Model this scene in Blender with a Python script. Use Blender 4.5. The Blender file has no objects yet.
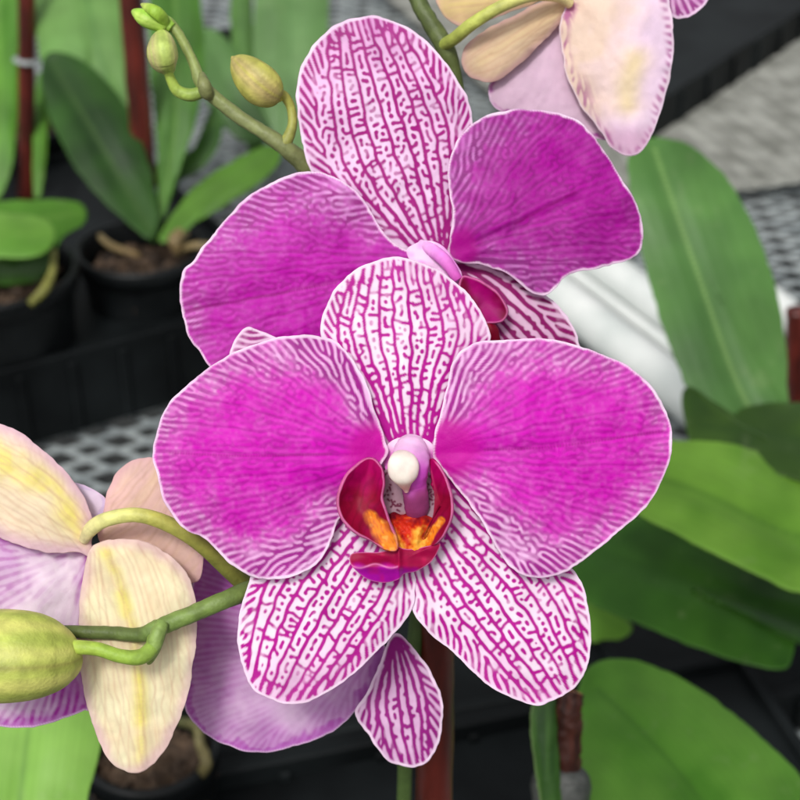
import bpy, bmesh, math, random
import numpy as np
from mathutils import Vector
random.seed(7); RNG = np.random.default_rng(11)
C = bpy.data.collections.new('scene'); bpy.context.scene.collection.children.link(C)
R = math.radians

# ------------------------------------------------------------------ camera frame
PITCH = R(32); CH = 0.58; F = 1500.0           # photo is 800 px wide, focal length 1500 px
sp, cp = math.sin(PITCH), math.cos(PITCH)
def P(px, py, d):
    px = np.asarray(px, float); py = np.asarray(py, float); d = np.asarray(d, float)
    X = (px-400)/F; Y = (400-py)/F
    return np.stack(np.broadcast_arrays(d*X, d*(cp+Y*sp), CH+d*(-sp+Y*cp)), -1)
def G(px, py, z=0.0):                           # point of the horizontal plane z seen at a pixel
    Y = (400-py)/F; d = (CH-z)/(sp-Y*cp)
    return P(px, py, d)
def depthG(px, py, z=0.0):
    return (CH-z)/(sp-(400-py)/F*cp)
def V(px, py, Yw):                              # point of the upright plane y = Yw
    Y = (400-py)/F
    return P(px, py, Yw/(cp+Y*sp))
def lin(r, g, b, k=1.0):
    f = lambda c: ((c/255+0.055)/1.055)**2.4 if c/255 > 0.04045 else c/255/12.92
    return np.array([f(r)*k, f(g)*k, f(b)*k])
def sstep(a, b, x):
    t = np.clip((x-a)/(b-a), 0, 1); return t*t*(3-2*t)
def mix(a, b, t):
    t = np.asarray(t)[..., None]; return a*(1-t)+b*t

# ------------------------------------------------------------------ objects
def empty(name, loc, label, cat, group=None, rz=0):
    o = bpy.data.objects.new(name, None); C.objects.link(o); o.location = [float(v) for v in loc]
    o.empty_display_size = 0.01; o.rotation_euler.z = rz
    o['label'] = label; o['category'] = cat
    if group: o['group'] = group
    return o
def tag(o, label=None, cat=None, group=None, kind=None):
    for k, v in (('label', label), ('category', cat), ('group', group), ('kind', kind)):
        if v: o[k] = v
    return o
def link(name, verts, faces, mat, parent=None, col=None, smooth=True, attrs=None):
    me = bpy.data.meshes.new(name)
    v = np.asarray(verts, float)
    if parent is not None:
        off = np.array(parent_world(parent)); v = v-off
    me.from_pydata(v.tolist() if len(v) < 200 else [tuple(x) for x in v.tolist()], [], faces)
    if smooth: me.polygons.foreach_set('use_smooth', [True]*len(me.polygons))
    if col is not None:
        a = me.color_attributes.new('pigment', 'FLOAT_COLOR', 'POINT')
        c = np.ones((len(v), 4)); c[:, :3] = np.clip(col, 0, 1); a.data.foreach_set('color', c.ravel())
    me.update()
    o = bpy.data.objects.new(name, me); C.objects.link(o); me.materials.append(mat)
    if parent is not None: o.parent = parent
    return o
def parent_world(p):
    w = Vector((0, 0, 0))
    while p is not None:
        w += Vector(p.location); p = p.parent
    return w

# ------------------------------------------------------------------ noise
class Noise:
    def __init__(s, seed): s.t = np.random.default_rng(seed).random((256, 256))
    def __call__(s, x, y, sc):
        x = np.asarray(x)/sc+1000.3; y = np.asarray(y)/sc+1000.7
        xi = np.floor(x).astype(int); yi = np.floor(y).astype(int); fx = x-xi; fy = y-yi
        fx = fx*fx*(3-2*fx); fy = fy*fy*(3-2*fy); t = s.t
        a = t[yi % 256, xi % 256]; b = t[yi % 256, (xi+1) % 256]
        c = t[(yi+1) % 256, xi % 256]; d = t[(yi+1) % 256, (xi+1) % 256]
        return ((a*(1-fx)+b*fx)*(1-fy)+(c*(1-fx)+d*fx)*fy)*2-1
NZ = Noise(3); NZ2 = Noise(9)

# ------------------------------------------------------------------ blades (petals, sepals, leaves)
def catmull(pts, closed=True, sub=16):
    p = np.asarray(pts, float); n = len(p); out = []
    t = np.linspace(0, 1, sub, endpoint=False)[:, None]
    rng = range(n) if closed else range(n-1)
    for i in rng:
        if closed: a, b, c, d = p[(i-1) % n], p[i], p[(i+1) % n], p[(i+2) % n]
        else: a, b, c, d = p[max(i-1, 0)], p[i], p[i+1], p[min(i+2, n-1)]
        out.append(0.5*((2*b)+(c-a)*t+(2*a-5*b+4*c-d)*t**2+(3*b-a-3*c+d)*t**3))
    out = np.concatenate(out)
    if not closed: out = np.vstack([out, p[-1]])
    return out
def resample(p, n, closed=True):
    q = np.vstack([p, p[:1]]) if closed else p
    s = np.r_[0, np.cumsum(np.linalg.norm(np.diff(q, axis=0), axis=1))]
    u = np.linspace(0, s[-1], n+1)[:-1] if closed else np.linspace(0, s[-1], n)
    return np.stack([np.interp(u, s, q[:, k]) for k in range(q.shape[1])], 1)
def outline(pts, step):
    c = catmull(pts); L = np.linalg.norm(np.diff(c, axis=0), axis=1).sum()
    return resample(c, max(24, int(L/step)))
def edge_dist(x, y, ol):
    q = ol; out = np.empty(len(x)); pt = np.stack([x, y], 1)
    for i in range(0, len(x), 8000):
        a = pt[i:i+8000]
        out[i:i+8000] = np.sqrt(((a[:, None, :]-q[None])**2).sum(-1).min(1))
    return out
def line_dist(x, y, line):
    ln = resample(catmull(line, False, 8), 60, False)
    return edge_dist(x, y, ln)
def inside(pt, poly):
    x, y = pt[:, 0], pt[:, 1]; r = np.zeros(len(pt), bool); n = len(poly)
    for i in range(n):
        x1, y1 = poly[i]; x2, y2 = poly[(i+1) % n]
        if y1 == y2: continue
        c = ((y1 > y) != (y2 > y)) & (x < (x2-x1)*(y-y1)/(y2-y1)+x1); r ^= c
    return r
def blade(name, pts, cen, depth, zf, cf, mat, parent, step=1.4, thick=0.0004):
    """a thin curved sheet; depth(x,y) in metres, zf(x,y,rr,ed,ang) = relief towards the viewer in px"""
    ol = outline(pts, step); cen = np.array(cen, float)
    tn_ = unit(np.roll(ol, -1, 0)-np.roll(ol, 1, 0)); ol = ol+np.stack([-tn_[:, 1], tn_[:, 0]], 1)*((NZ(ol[:, 0], ol[:, 1], 13)*.9+NZ2(ol[:, 0], ol[:, 1], 5)*.45)*(1 if step > 1.2 else .4))[:, None]
    Rm = np.linalg.norm(ol-cen, axis=1).max(); nr = max(6, int(Rm/step)); na = len(ol)
    rr = (np.arange(1, nr+1)/nr)
    xy = cen+rr[:, None, None]*(ol-cen)[None]; xy = xy.reshape(-1, 2)
    xy = np.vstack([cen, xy]); rv = np.r_[0, np.repeat(rr, na)]
    x, y = xy[:, 0], xy[:, 1]
    ed = edge_dist(x, y, ol if len(ol) < 300 else ol[::2]); ed[-na:] = 0
    ang = np.arctan2(y-cen[1], x-cen[0])
    col, v = cf(x, y, rv, ed)
    z = zf(x, y, rv, ed, ang) - 0.14*v
    d0 = depth(x, y) if callable(depth) else np.full(len(x), float(depth))
    d = d0 - z*d0/F
    W = P(x, y, d)
    f = [(0, 1+j, 1+(j+1) % na) for j in range(na)]
    for k in range(nr-1):
        a = 1+k*na; b = a+na
        f += [(a+j, b+j, b+(j+1) % na, a+(j+1) % na) for j in range(na)]
    # orient towards the camera
    n = np.cross(W[f[0][1]]-W[0], W[f[0][2]]-W[0])
    if np.dot(n, np.array([0, 0, CH])-W[0]) < 0: f = [t[::-1] for t in f]
    o = link(name, W, f, mat, parent, col)
    m = o.modifiers.new('thickness', 'SOLIDIFY'); m.thickness = thick; m.offset = -1
    return o

# ------------------------------------------------------------------ vein fields
class Field:
    def __init__(s, ol, res=2.0):
        s.res = res; s.o = ol.min(0)-6; sz = ((ol.max(0)+6-s.o)*res).astype(int)+2
        s.a = np.zeros((sz[1], sz[0]))
    def seg(s, p, q, w0, w1, st=1.0):
        w = max(w0, w1); r = w/2+1.2
        lo = (np.minimum(p, q)-r-s.o)*s.res; hi = (np.maximum(p, q)+r-s.o)*s.res
        x0, y0 = np.maximum(lo.astype(int), 0); x1, y1 = hi.astype(int)+2
        x1 = min(x1, s.a.shape[1]); y1 = min(y1, s.a.shape[0])
        if x1 <= x0 or y1 <= y0: return
        X = np.arange(x0, x1)/s.res+s.o[0]; Y = (np.arange(y0, y1)/s.res+s.o[1])[:, None]
        d = q-p; L2 = max(d@d, 1e-9); t = np.clip(((X-p[0])*d[0]+(Y-p[1])*d[1])/L2, 0, 1)
        D = np.hypot(X-p[0]-t*d[0], Y-p[1]-t*d[1]); hw = (w0+(w1-w0)*t)/2
        c = st*sstep(hw+0.75, hw-0.55, D) if False else st*np.clip((hw+0.75-D)/1.3, 0, 1)
        a = s.a[y0:y1, x0:x1]; np.maximum(a, c, out=a)
    def at(s, x, y):
        u = np.clip((x-s.o[0])*s.res, 0, s.a.shape[1]-2); v = np.clip((y-s.o[1])*s.res, 0, s.a.shape[0]-2)
        i = u.astype(int); j = v.astype(int); fu = u-i; fv = v-j; a = s.a
        return (a[j, i]*(1-fu)+a[j, i+1]*fu)*(1-fv)+(a[j+1, i]*(1-fu)+a[j+1, i+1]*fu)*fv
def _blur(s, x, y):
    if not hasattr(s, 'b'):
        q = 6; a = s.a[:s.a.shape[0]//q*q, :s.a.shape[1]//q*q].reshape(s.a.shape[0]//q, q, -1, q).mean((1, 3))
        p_ = np.pad(a, 1, mode='edge'); s.b = (p_[:-2, 1:-1]+p_[2:, 1:-1]+p_[1:-1, :-2]+p_[1:-1, 2:]+2*a)/6; s.q = q
    u = np.clip((x-s.o[0])*s.res/s.q-.5, 0, s.b.shape[1]-2); v = np.clip((y-s.o[1])*s.res/s.q-.5, 0, s.b.shape[0]-2)
    i = u.astype(int); j = v.astype(int); fu = u-i; fv = v-j; a = s.b
    return (a[j, i]*(1-fu)+a[j, i+1]*fu)*(1-fv)+(a[j+1, i]*(1-fu)+a[j+1, i+1]*fu)*fv
Field.blur = _blur
def unit(v): return v/(np.linalg.norm(v, axis=-1, keepdims=True)+1e-9)
def bez(a, b, c, d, n):
    t = np.linspace(0, 1, n)[:, None]
    return a*(1-t)**3+3*b*t*(1-t)**2+3*c*t*t*(1-t)+d*t**3
def gfilt(a, k1, k2=None):
    h, w = a.shape; fy = np.fft.fftfreq(h)[:, None]*2*np.pi; fx = np.fft.rfftfreq(w)[None]*2*np.pi; k = fx*fx+fy*fy
    m = np.exp(-k*k1*k1/2)
    if k2: m = (m-np.exp(-k*k2*k2/2))*3.0
    return np.fft.irfft2(np.fft.rfft2(a)*m, s=a.shape)
def veins(pts, base, tip, fs, wmain=3.2, lam=8.0, seed=1, lat=5, ts=None, dark=0.0, along=2.0, along_edge=5.0, st_main=1, st_net=1, edge_gap=3.4, par=.5, soft=.35, iters=9, out=.9, mainbias=1.6, thr=0.0, rungs=0.0, rbias=1.3):
    """main veins by hand rule, the fine network between them grown as a striped reaction pattern along the vein direction"""
    rng = np.random.default_rng(seed)
    ol = outline(pts, 2.0); base = np.array(base, float); tip = np.array(tip, float); L0 = np.linalg.norm(tip-base)
    fld = Field(ol, 1.7); ax = unit(tip-base); perp = np.array([-ax[1], ax[0]]); mains = []
    if ts is not None:      # sepal: veins keep their share of the width, then run out over the margin
        q = ol-base; a = q@ax; b = q@perp; S = np.linspace(.02, 1.0, 40); wp = []; wm = []
        for s_ in S:
            m = np.abs(a-s_*L0) < max(3.0, L0*.02); bb = b[m] if m.any() else np.array([0.])
            wp.append(max(bb.max(), 2)); wm.append(max(-bb.min(), 2))
        def eff(w):
            w = np.array(w); k = w[:30].argmax(); e = w.copy()
            e[k:] = np.maximum(w[k]*(1-.42*((S[k:]-S[k])/(1-S[k]+1e-6))**1.6), 0); 
            e = np.convolve(np.pad(e, 3, mode='edge'), np.ones(7)/7, 'valid'); return e
        wp, wm = eff(wp), eff(wm)
        for t in ts:
            w = wp if t > 0 else wm
            c = base+S[:, None]*L0*ax+(t*w)[:, None]*perp
            mains.append(resample(catmull(c, False, 4), int(L0/2.5), False))
    else:
        n = len(ol); ib = np.argmin(((ol-base)**2).sum(1)); it = np.argmin(((ol-tip)**2).sum(1))
        s1 = np.roll(ol, -ib, 0)[:(it-ib) % n+1]; s2 = np.roll(ol, -ib, 0)[::-1]; s2 = s2[:n-((it-ib) % n)]
        for f in fs:
            for sgn, side in ((1, s1), (-1, s2)):
                Q = side[min(int(abs(f)*(len(side)-1)), len(side)-1)]
                if f >= 1 and sgn < 0: continue
                sd = np.sign((Q-base)@perp) or 1; A = base+perp*sd*lat*min((1-f)*2.2, 1)*(f < 1)
                L = np.linalg.norm(Q-A); dq = unit(Q-A)
                c1 = A+0.42*L*unit(ax*(1-par)+dq*par+perp*sd*0.12*(f < 1)); c2 = Q-0.33*L*unit(ax*0.4+dq*0.6)
                mains.append(bez(A, c1, c2, Q, int(L/2.5)+3))
    M = Field(ol, 1.7); B = Field(ol, 1.7); kept = []
    for n_, c in enumerate(mains):
        tn = unit(np.gradient(c, axis=0)); wob = NZ(c[:, 0]+seed*37, c[:, 1]+n_*29, 12)*1.6*sstep(0, 8, np.arange(len(c)))
        c = c+np.stack([-tn[:, 1], tn[:, 0]], 1)*wob[:, None]
        ok = inside(c, ol[::2]) & (edge_dist(c[:, 0], c[:, 1], ol) > edge_gap); ok[:5] = True
        bad = np.where(~ok)[0]; c = c[:bad[0]] if len(bad) else c
        if len(c) < 4: continue
        kept.append(c)
        for i in range(len(c)-1):
            w = wmain*(1-.42*i/len(c))*(.85+.3*rng.random()); M.seg(c[i], c[i+1], w, w, 1)
    if rungs:
        gap = np.ptp([q_[len(q_)//2]@perp for q_ in kept])/max(len(kept)-1, 1)
        for c in kept:
            tn = unit(np.gradient(c, axis=0)); i = 4
            while i < len(c)-2:
                sd = rng.choice([-1, 1]); pp = np.array([-tn[i][1], tn[i][0]])*sd; wsc = min(1.25, .45+.9*i/len(c)); g_ = gap*wsc
                r_ = rng.random()
                if r_ < .55: fld_e = c[i]+pp*g_*rng.choice([.45, .7, 1.0])+tn[i]*rng.uniform(-1, 4); B.seg(c[i], fld_e, 2.6, 2.0, 1)
                elif r_ < .85: q_ = c[i]+pp*g_*rng.uniform(.35, .65); B.seg(q_, q_+tn[i]*rng.uniform(0, 2.5), 2.8, 2.2, 1)
                i += max(1, int(rng.uniform(.5, 1.5)*rungs/2.5))
    # direction field
    h, w_ = M.a.shape; q = 6; gy, gx = h//q+2, w_//q+2
    yy, xx = np.mgrid[0:gy, 0:gx]; xx = (xx*q/M.res+M.o[0]).ravel(); yy = (yy*q/M.res+M.o[1]).ravel()
    P_ = np.stack([xx, yy], 1); nodes = np.concatenate(kept); tg = np.concatenate([unit(np.gradient(c, axis=0)) for c in kept])
    D = ((P_[:, None]-nodes[None])**2).sum(-1); wgt = 1/(D+30)**2; dr = (wgt[..., None]*tg[None]).sum(1); dr = unit(dr)
    De = ((P_[:, None]-ol[None])**2).sum(-1); ie = De.argmin(1); ed = np.sqrt(De.min(1)); nrm = unit(ol[ie]-P_)
    nrm = np.where((nrm*(P_-base)).sum(1)[:, None] < 0, 0, nrm)
    dr = unit(dr+out*nrm*sstep(26, 3, ed)[:, None]); ins = inside(P_, ol[::2])
    def up(a):
        Y, X = np.mgrid[0:h, 0:w_]; u = X/q; v = Y/q; i = u.astype(int); j = v.astype(int); fu = u-i; fv = v-j
        return (a[j, i]*(1-fu)+a[j, i+1]*fu)*(1-fv)+(a[j+1, i]*(1-fu)+a[j+1, i+1]*fu)*fv
    dx = up(dr[:, 0].reshape(gy, gx)); dy = up(dr[:, 1].reshape(gy, gx)); ED = up(np.where(ins, ed, 0).reshape(gy, gx)); nn = np.hypot(dx, dy)+1e-6; dx /= nn; dy /= nn
    al = (along+(along_edge-along)*sstep(30, 6, ED))*M.res
    Y, X = np.mgrid[0:h, 0:w_]
    def smooth_dir(u):
        acc = u*1.0; tot = 1.0
        for k, g in ((-1, .5), (-.5, .85), (.5, .85), (1, .5)):
            xi = np.clip(np.rint(X+dx*al*k).astype(int), 0, w_-1); yi = np.clip(np.rint(Y+dy*al*k).astype(int), 0, h-1)
            acc += g*u[yi, xi]; tot += g
        return acc/tot
    s1_ = lam*M.res/5.72; u = rng.normal(0, .5, (h, w_)); mb = M.a*mainbias+B.a*rbias; nzf = (NZ(X/fld.res+seed*40, Y/fld.res, 24)*.35+NZ2(X/fld.res, Y/fld.res+seed*40, 9)*.3)*(1 if rungs or thr else .6)
    for k in range(iters):
        u = smooth_dir(u); u = np.tanh(2.4*gfilt(u, s1_, s1_*1.6)+mb+dark*.6+nzf*.5-(.55 if rungs else 0)*sstep(14, 24, ED))
    v = sstep(-soft, soft, gfilt(u, .85)-thr+dark*.15)
    v = v*np.clip((up(np.where(ins, ed, 0).reshape(gy, gx))-edge_gap*.5)/1.5, 0, 1)*st_net
    v = v*np.clip(.86+.5*NZ(X/fld.res+seed*11, Y/fld.res, 13)+.25*NZ2(X/fld.res, Y/fld.res, 4), .35, 1)
    fld.a = gfilt(np.maximum(v, M.a*st_main), .7)
    return fld

PALE = lin(254, 238, 253); RIM = lin(254, 228, 251); SVEIN = lin(184, 8, 148); PVEIN = lin(160, 0, 140); MAG = lin(215, 2, 188); MAGD = lin(200, 0, 158)
def rbf(x, y, pts):
    p = np.array(pts, float); w = 1/(((x[:, None]-p[:, 0])**2+(y[:, None]-p[:, 1])**2)+60)**1.5
    return (w*p[:, 2]).sum(1)/w.sum(1)
def veined_col(fld, flush, pale=PALE, mag=MAG, vein=SVEIN, rim=RIM, rimw=2.6, fade=0, vs=1.0, mott=0.10, noise=7, heart=None, heartcol=MAGD, line=None):
    def f(x, y, rr, ed):
        v = fld.at(x, y)*vs
        fl = rbf(x, y, flush) if isinstance(flush, list) else np.full(len(x), flush)
        m = NZ(x, y, noise)*.6+NZ2(x, y, noise*.5)*.5
        if fade: fl = fl*(1-fade*sstep(36, 5, ed+8*NZ(x, y, 30)))
        fl = np.clip(fl+mott*m, 0, 1); fl = fl+(1-(1-fl)**2.1-fl)*sstep(.35, .65, fl); fl = np.clip(fl, 0, 1)
        c = mix(pale, mag, fl)
        halo = fld.blur(x, y)
        c = mix(c, mix(pale, mag, .5), np.clip(halo*1.7-.3, 0, .6)*(1-fl)*.6)
        wp = np.clip(v*1.4, 0, 1); wf = np.clip(v, 0, 1)**1.4*np.clip(.55+.3*m, .25, .8); c = mix(c, vein, wp*(1-fl**2)+wf*fl**2)
        if heart:
            hx, hy, hr = heart; t = sstep(hr, hr*.45, np.hypot(x-hx, y-hy)+m*5); c = mix(c, heartcol, t*.9)
        if line is not None:
            t = np.exp(-(line_dist(x, y, line)/1.5)**2)*.55; c = mix(c, lin(140, 0, 110), t)
        rw = rimw*(1+.35*NZ(x, y, 22)); c = mix(c, rim, sstep(rw+.9, rw-1.0, ed+NZ(x, y, 5)*.7)*(.85+.25*NZ2(x, y, 15)))
        return c, v
    return f
def relief(z0=0, dome=10, ruf=1.5, k=9, ph=0, nz=2.0, tx=0, ty=0, cen=(0, 0), crease=None, ca=-3, cw=9, pw=2.0, fine=.35):
    cx, cy = cen
    def f(x, y, rr, ed, ang):
        z = z0+dome*(1-rr**pw)+ruf*np.sin(k*ang+ph+1.3*np.sin(3*ang))*rr**4
        z += nz*NZ(x, y, 45)+nz*.35*NZ2(x, y, 17)+fine*NZ2(x, y, 6)
        z += tx*(x-cx)+ty*(y-cy)
        if crease is not None: z += ca*np.exp(-(line_dist(x, y, crease)/cw)**2)
        return z
    return f

# ------------------------------------------------------------------ materials
def new_mat(name):
    m = bpy.data.materials.new(name); m.use_nodes = True; nt = m.node_tree
    return m, nt, nt.nodes, nt.links, nt.nodes['Principled BSDF']
def mat_pigment(name, rough=.55, spec=.2, transl=.18, bump=.2, bscale=2500, sheen=.03, var=.10, vscale=160, coat=0):
    m, nt, N, L, b = new_mat(name)
    a = N.new('ShaderNodeAttribute'); a.attribute_name = 'pigment'
    tc = N.new('ShaderNodeTexCoord')
    n1 = N.new('ShaderNodeTexNoise'); n1.inputs['Scale'].default_value = vscale; n1.inputs['Detail'].default_value = 4
    L.new(tc.outputs['Object'], n1.inputs['Vector'])
    mr = N.new('ShaderNodeMapRange'); mr.inputs['To Min'].default_value = 1-var; mr.inputs['To Max'].default_value = 1+var
    mr.inputs['From Min'].default_value = .3; mr.inputs['From Max'].default_value = .7
    L.new(n1.outputs['Fac'], mr.inputs['Value'])
    mx = N.new('ShaderNodeVectorMath'); mx.operation = 'SCALE'
    L.new(a.outputs['Color'], mx.inputs[0]); L.new(mr.outputs['Result'], mx.inputs['Scale'])
    L.new(mx.outputs['Vector'], b.inputs['Base Color'])
    b.inputs['Roughness'].default_value = rough; b.inputs['Specular IOR Level'].default_value = spec
    b.inputs['Sheen Weight'].default_value = sheen; b.inputs['Sheen Roughness'].default_value = .4
    b.inputs['Coat Weight'].default_value = coat; b.inputs['Coat Roughness'].default_value = .3
    n2 = N.new('ShaderNodeTexNoise'); n2.inputs['Scale'].default_value = bscale; n2.inputs['Detail'].default_value = 3
    L.new(tc.outputs['Object'], n2.inputs['Vector'])
    bp = N.new('ShaderNodeBump'); bp.inputs['Strength'].default_value = bump; bp.inputs['Distance'].default_value = .0003
    L.new(n2.outputs['Fac'], bp.inputs['Height']); L.new(bp.outputs['Normal'], b.inputs['Normal'])
    if transl > 0:
        t = N.new('ShaderNodeBsdfTranslucent'); L.new(mx.outputs['Vector'], t.inputs['Color'])
        ms = N.new('ShaderNodeMixShader'); ms.inputs[0].default_value = transl
        L.new(b.outputs[0], ms.inputs[1]); L.new(t.outputs[0], ms.inputs[2]); L.new(ms.outputs[0], N['Material Output'].inputs['Surface'])
    return m
def mat_noise(name, c1, c2, scale=20, rough=.5, spec=.5, bump=.2, bscale=None, dist=.002, stretch=(1, 1, 1), detail=6, lo=.35, hi=.65):
    m, nt, N, L, b = new_mat(name)
    tc = N.new('ShaderNodeTexCoord'); mp = N.new('ShaderNodeMapping'); mp.inputs['Scale'].default_value = stretch
    L.new(tc.outputs['Object'], mp.inputs['Vector'])
    n1 = N.new('ShaderNodeTexNoise'); n1.inputs['Scale'].default_value = scale; n1.inputs['Detail'].default_value = detail
    L.new(mp.outputs['Vector'], n1.inputs['Vector'])
    r = N.new('ShaderNodeValToRGB'); r.color_ramp.elements[0].position = lo; r.color_ramp.elements[1].position = hi
    r.color_ramp.elements[0].color = (*c1, 1); r.color_ramp.elements[1].color = (*c2, 1)
    L.new(n1.outputs['Fac'], r.inputs['Fac']); L.new(r.outputs['Color'], b.inputs['Base Color'])
    b.inputs['Roughness'].default_value = rough; b.inputs['Specular IOR Level'].default_value = spec
    n2 = N.new('ShaderNodeTexNoise'); n2.inputs['Scale'].default_value = bscale or scale*3; n2.inputs['Detail'].default_value = 5
    L.new(mp.outputs['Vector'], n2.inputs['Vector'])
    bp = N.new('ShaderNodeBump'); bp.inputs['Strength'].default_value = bump; bp.inputs['Distance'].default_value = dist
    L.new(n2.outputs['Fac'], bp.inputs['Height']); L.new(bp.outputs['Normal'], b.inputs['Normal'])
    return m
M_PETAL = mat_pigment('petal_tissue')
M_LIP = mat_pigment('lip_tissue', rough=.5, spec=.16, transl=.08, bump=.1, sheen=.0, var=.15, vscale=300)
M_STEM = mat_pigment('stem_tissue', rough=.5, spec=.4, transl=0, bump=.5, bscale=1400, sheen=0, var=.22, vscale=350)
M_LEAF = mat_pigment('leaf_tissue', rough=.48, spec=.3, transl=.1, bump=.2, bscale=500, sheen=0, var=.2, vscale=28, coat=.06)
M_PLASTIC = mat_noise('black_plastic', (.003, .004, .0045), (.009, .011, .012), scale=35, rough=.45, spec=.3, bump=.15, bscale=300, dist=.0005)
M_TRAY = mat_noise('dusty_tray_plastic', (.003, .004, .0045), (.011, .014, .015), scale=14, rough=.55, spec=.16, bump=.2, bscale=120, dist=.001)
M_STAKE = mat_noise('red_brown_stake', (.04, .008, .006), (.16, .022, .014), scale=90, rough=.4, spec=.5, bump=.4, bscale=300, dist=.0006, stretch=(1, 1, .25))
M_BARK = mat_noise('bark_chips', (.02, .012, .008), (.12, .075, .045), scale=60, rough=.85, bump=.6, dist=.003)
M_FLOOR = mat_noise('gravel_floor', (.015, .017, .017), (.06, .062, .06), scale=40, rough=.9, bump=.6, dist=.004)
M_WIRE = mat_noise('galvanised_steel', (.20, .23, .24), (.40, .44, .44), scale=25, rough=.5, spec=.5, bump=.2)
M_WHITE = mat_noise('white_painted_rail', (.62, .66, .64), (.80, .82, .80), scale=18, rough=.45, bump=.1)

# ------------------------------------------------------------------ tubes
def tube(name, pts, rad, mat, parent=None, sides=20, colf=None, lobes=(0, 0), seg=10, flat=1.0, nz=0.0, world=None, caps=True):
    """pts: list of (px,py,depth) or world points; rad: list of radii (px at that depth, or metres when world)"""
    p = np.array(pts, float)
    if world is None:
        W = P(p[:, 0], p[:, 1], p[:, 2]); rm = np.array(rad, float)*p[:, 2]/F
    else: W = p; rm = np.array(rad, float)
    A = catmull(np.hstack([W, rm[:, None]]), False, seg); q = A[:, :3]; r = np.maximum(A[:, 3], 1e-5)
    T = unit(np.gradient(q, axis=0)); up = np.array([0, -cp, sp]) if abs(T[0]@np.array([0, -cp, sp])) < .9 else np.array([1., 0, 0])
    n = unit(np.cross(T[0], up)); verts = []; cols = []; th = np.linspace(0, 2*np.pi, sides, endpoint=False)
    s = np.linspace(0, 1, len(q))
    for i in range(len(q)):
        n = unit(n-T[i]*(n@T[i])); b = np.cross(T[i], n)
        rr = r[i]*(1+lobes[1]*np.cos(lobes[0]*th+.6))
        if nz: rr = rr*(1+nz*NZ(th*12+i*0, s[i]*len(q)*3+th*0+7, 6)+nz*.6*NZ2(np.cos(th)*30+200, np.sin(th)*30+i*2.3, 5))
        verts.append(q[i]+np.outer(np.cos(th)*rr, n)*1+np.outer(np.sin(th)*rr*flat, b))
        if colf: cols.append(colf(np.full(sides, s[i]), th))
    k = len(q); verts = np.concatenate(verts)
    f = [(i*sides+j, i*sides+(j+1) % sides, (i+1)*sides+(j+1) % sides, (i+1)*sides+j) for i in range(k-1) for j in range(sides)]
    if caps: f += [tuple(range(sides))[::-1], tuple((k-1)*sides+j for j in range(sides))]
    return link(name, verts, f, mat, parent, np.concatenate(cols) if colf else None)
def grad(stops, sp_=.12, seed=0):
    xs = [s[0] for s in stops]; cs = np.array([s[1] for s in stops])
    def f(s, th):
        c = np.stack([np.interp(s, xs, cs[:, k]) for k in range(3)], 1)
        return c*(1+sp_*NZ(th*20+seed*50, s*300, 9))[:, None]
    return f
def lathe(name, prof, loc, mat, parent=None, sides=48, ribs=0):
    th = np.linspace(0, 2*np.pi, sides, endpoint=False); v = []
    for r, z in prof: v.append(np.stack([loc[0]+r*np.cos(th), loc[1]+r*np.sin(th), np.full(sides, loc[2]+z)], 1))
    v = np.concatenate(v); k = len(prof)
    f = [(i*sides+j, i*sides+(j+1) % sides, (i+1)*sides+(j+1) % sides, (i+1)*sides+j) for i in range(k-1) for j in range(sides)]
    return link(name, v, f, mat, parent)
def boxes(name, bs, mat, parent=None, bevel=.0015, rz=0, piv=(0, 0, 0)):
    v = []; f = []; c, s = math.cos(rz), math.sin(rz)
    for (x0, x1, y0, y1, z0, z1) in bs:
        b = len(v)
        for (x, y, z) in ((x0, y0, z0), (x1, y0, z0), (x1, y1, z0), (x0, y1, z0), (x0, y0, z1), (x1, y0, z1), (x1, y1, z1), (x0, y1, z1)):
            v.append((piv[0]+x*c-y*s, piv[1]+x*s+y*c, piv[2]+z))
        f += [(b, b+3, b+2, b+1), (b+4, b+5, b+6, b+7), (b, b+1, b+5, b+4), (b+1, b+2, b+6, b+5), (b+2, b+3, b+7, b+6), (b+3, b, b+4, b+7)]
    o = link(name, v, f, mat, parent, smooth=False)
    if bevel: m = o.modifiers.new('bevel', 'BEVEL'); m.width = bevel; m.segments = 3
    return o

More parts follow.
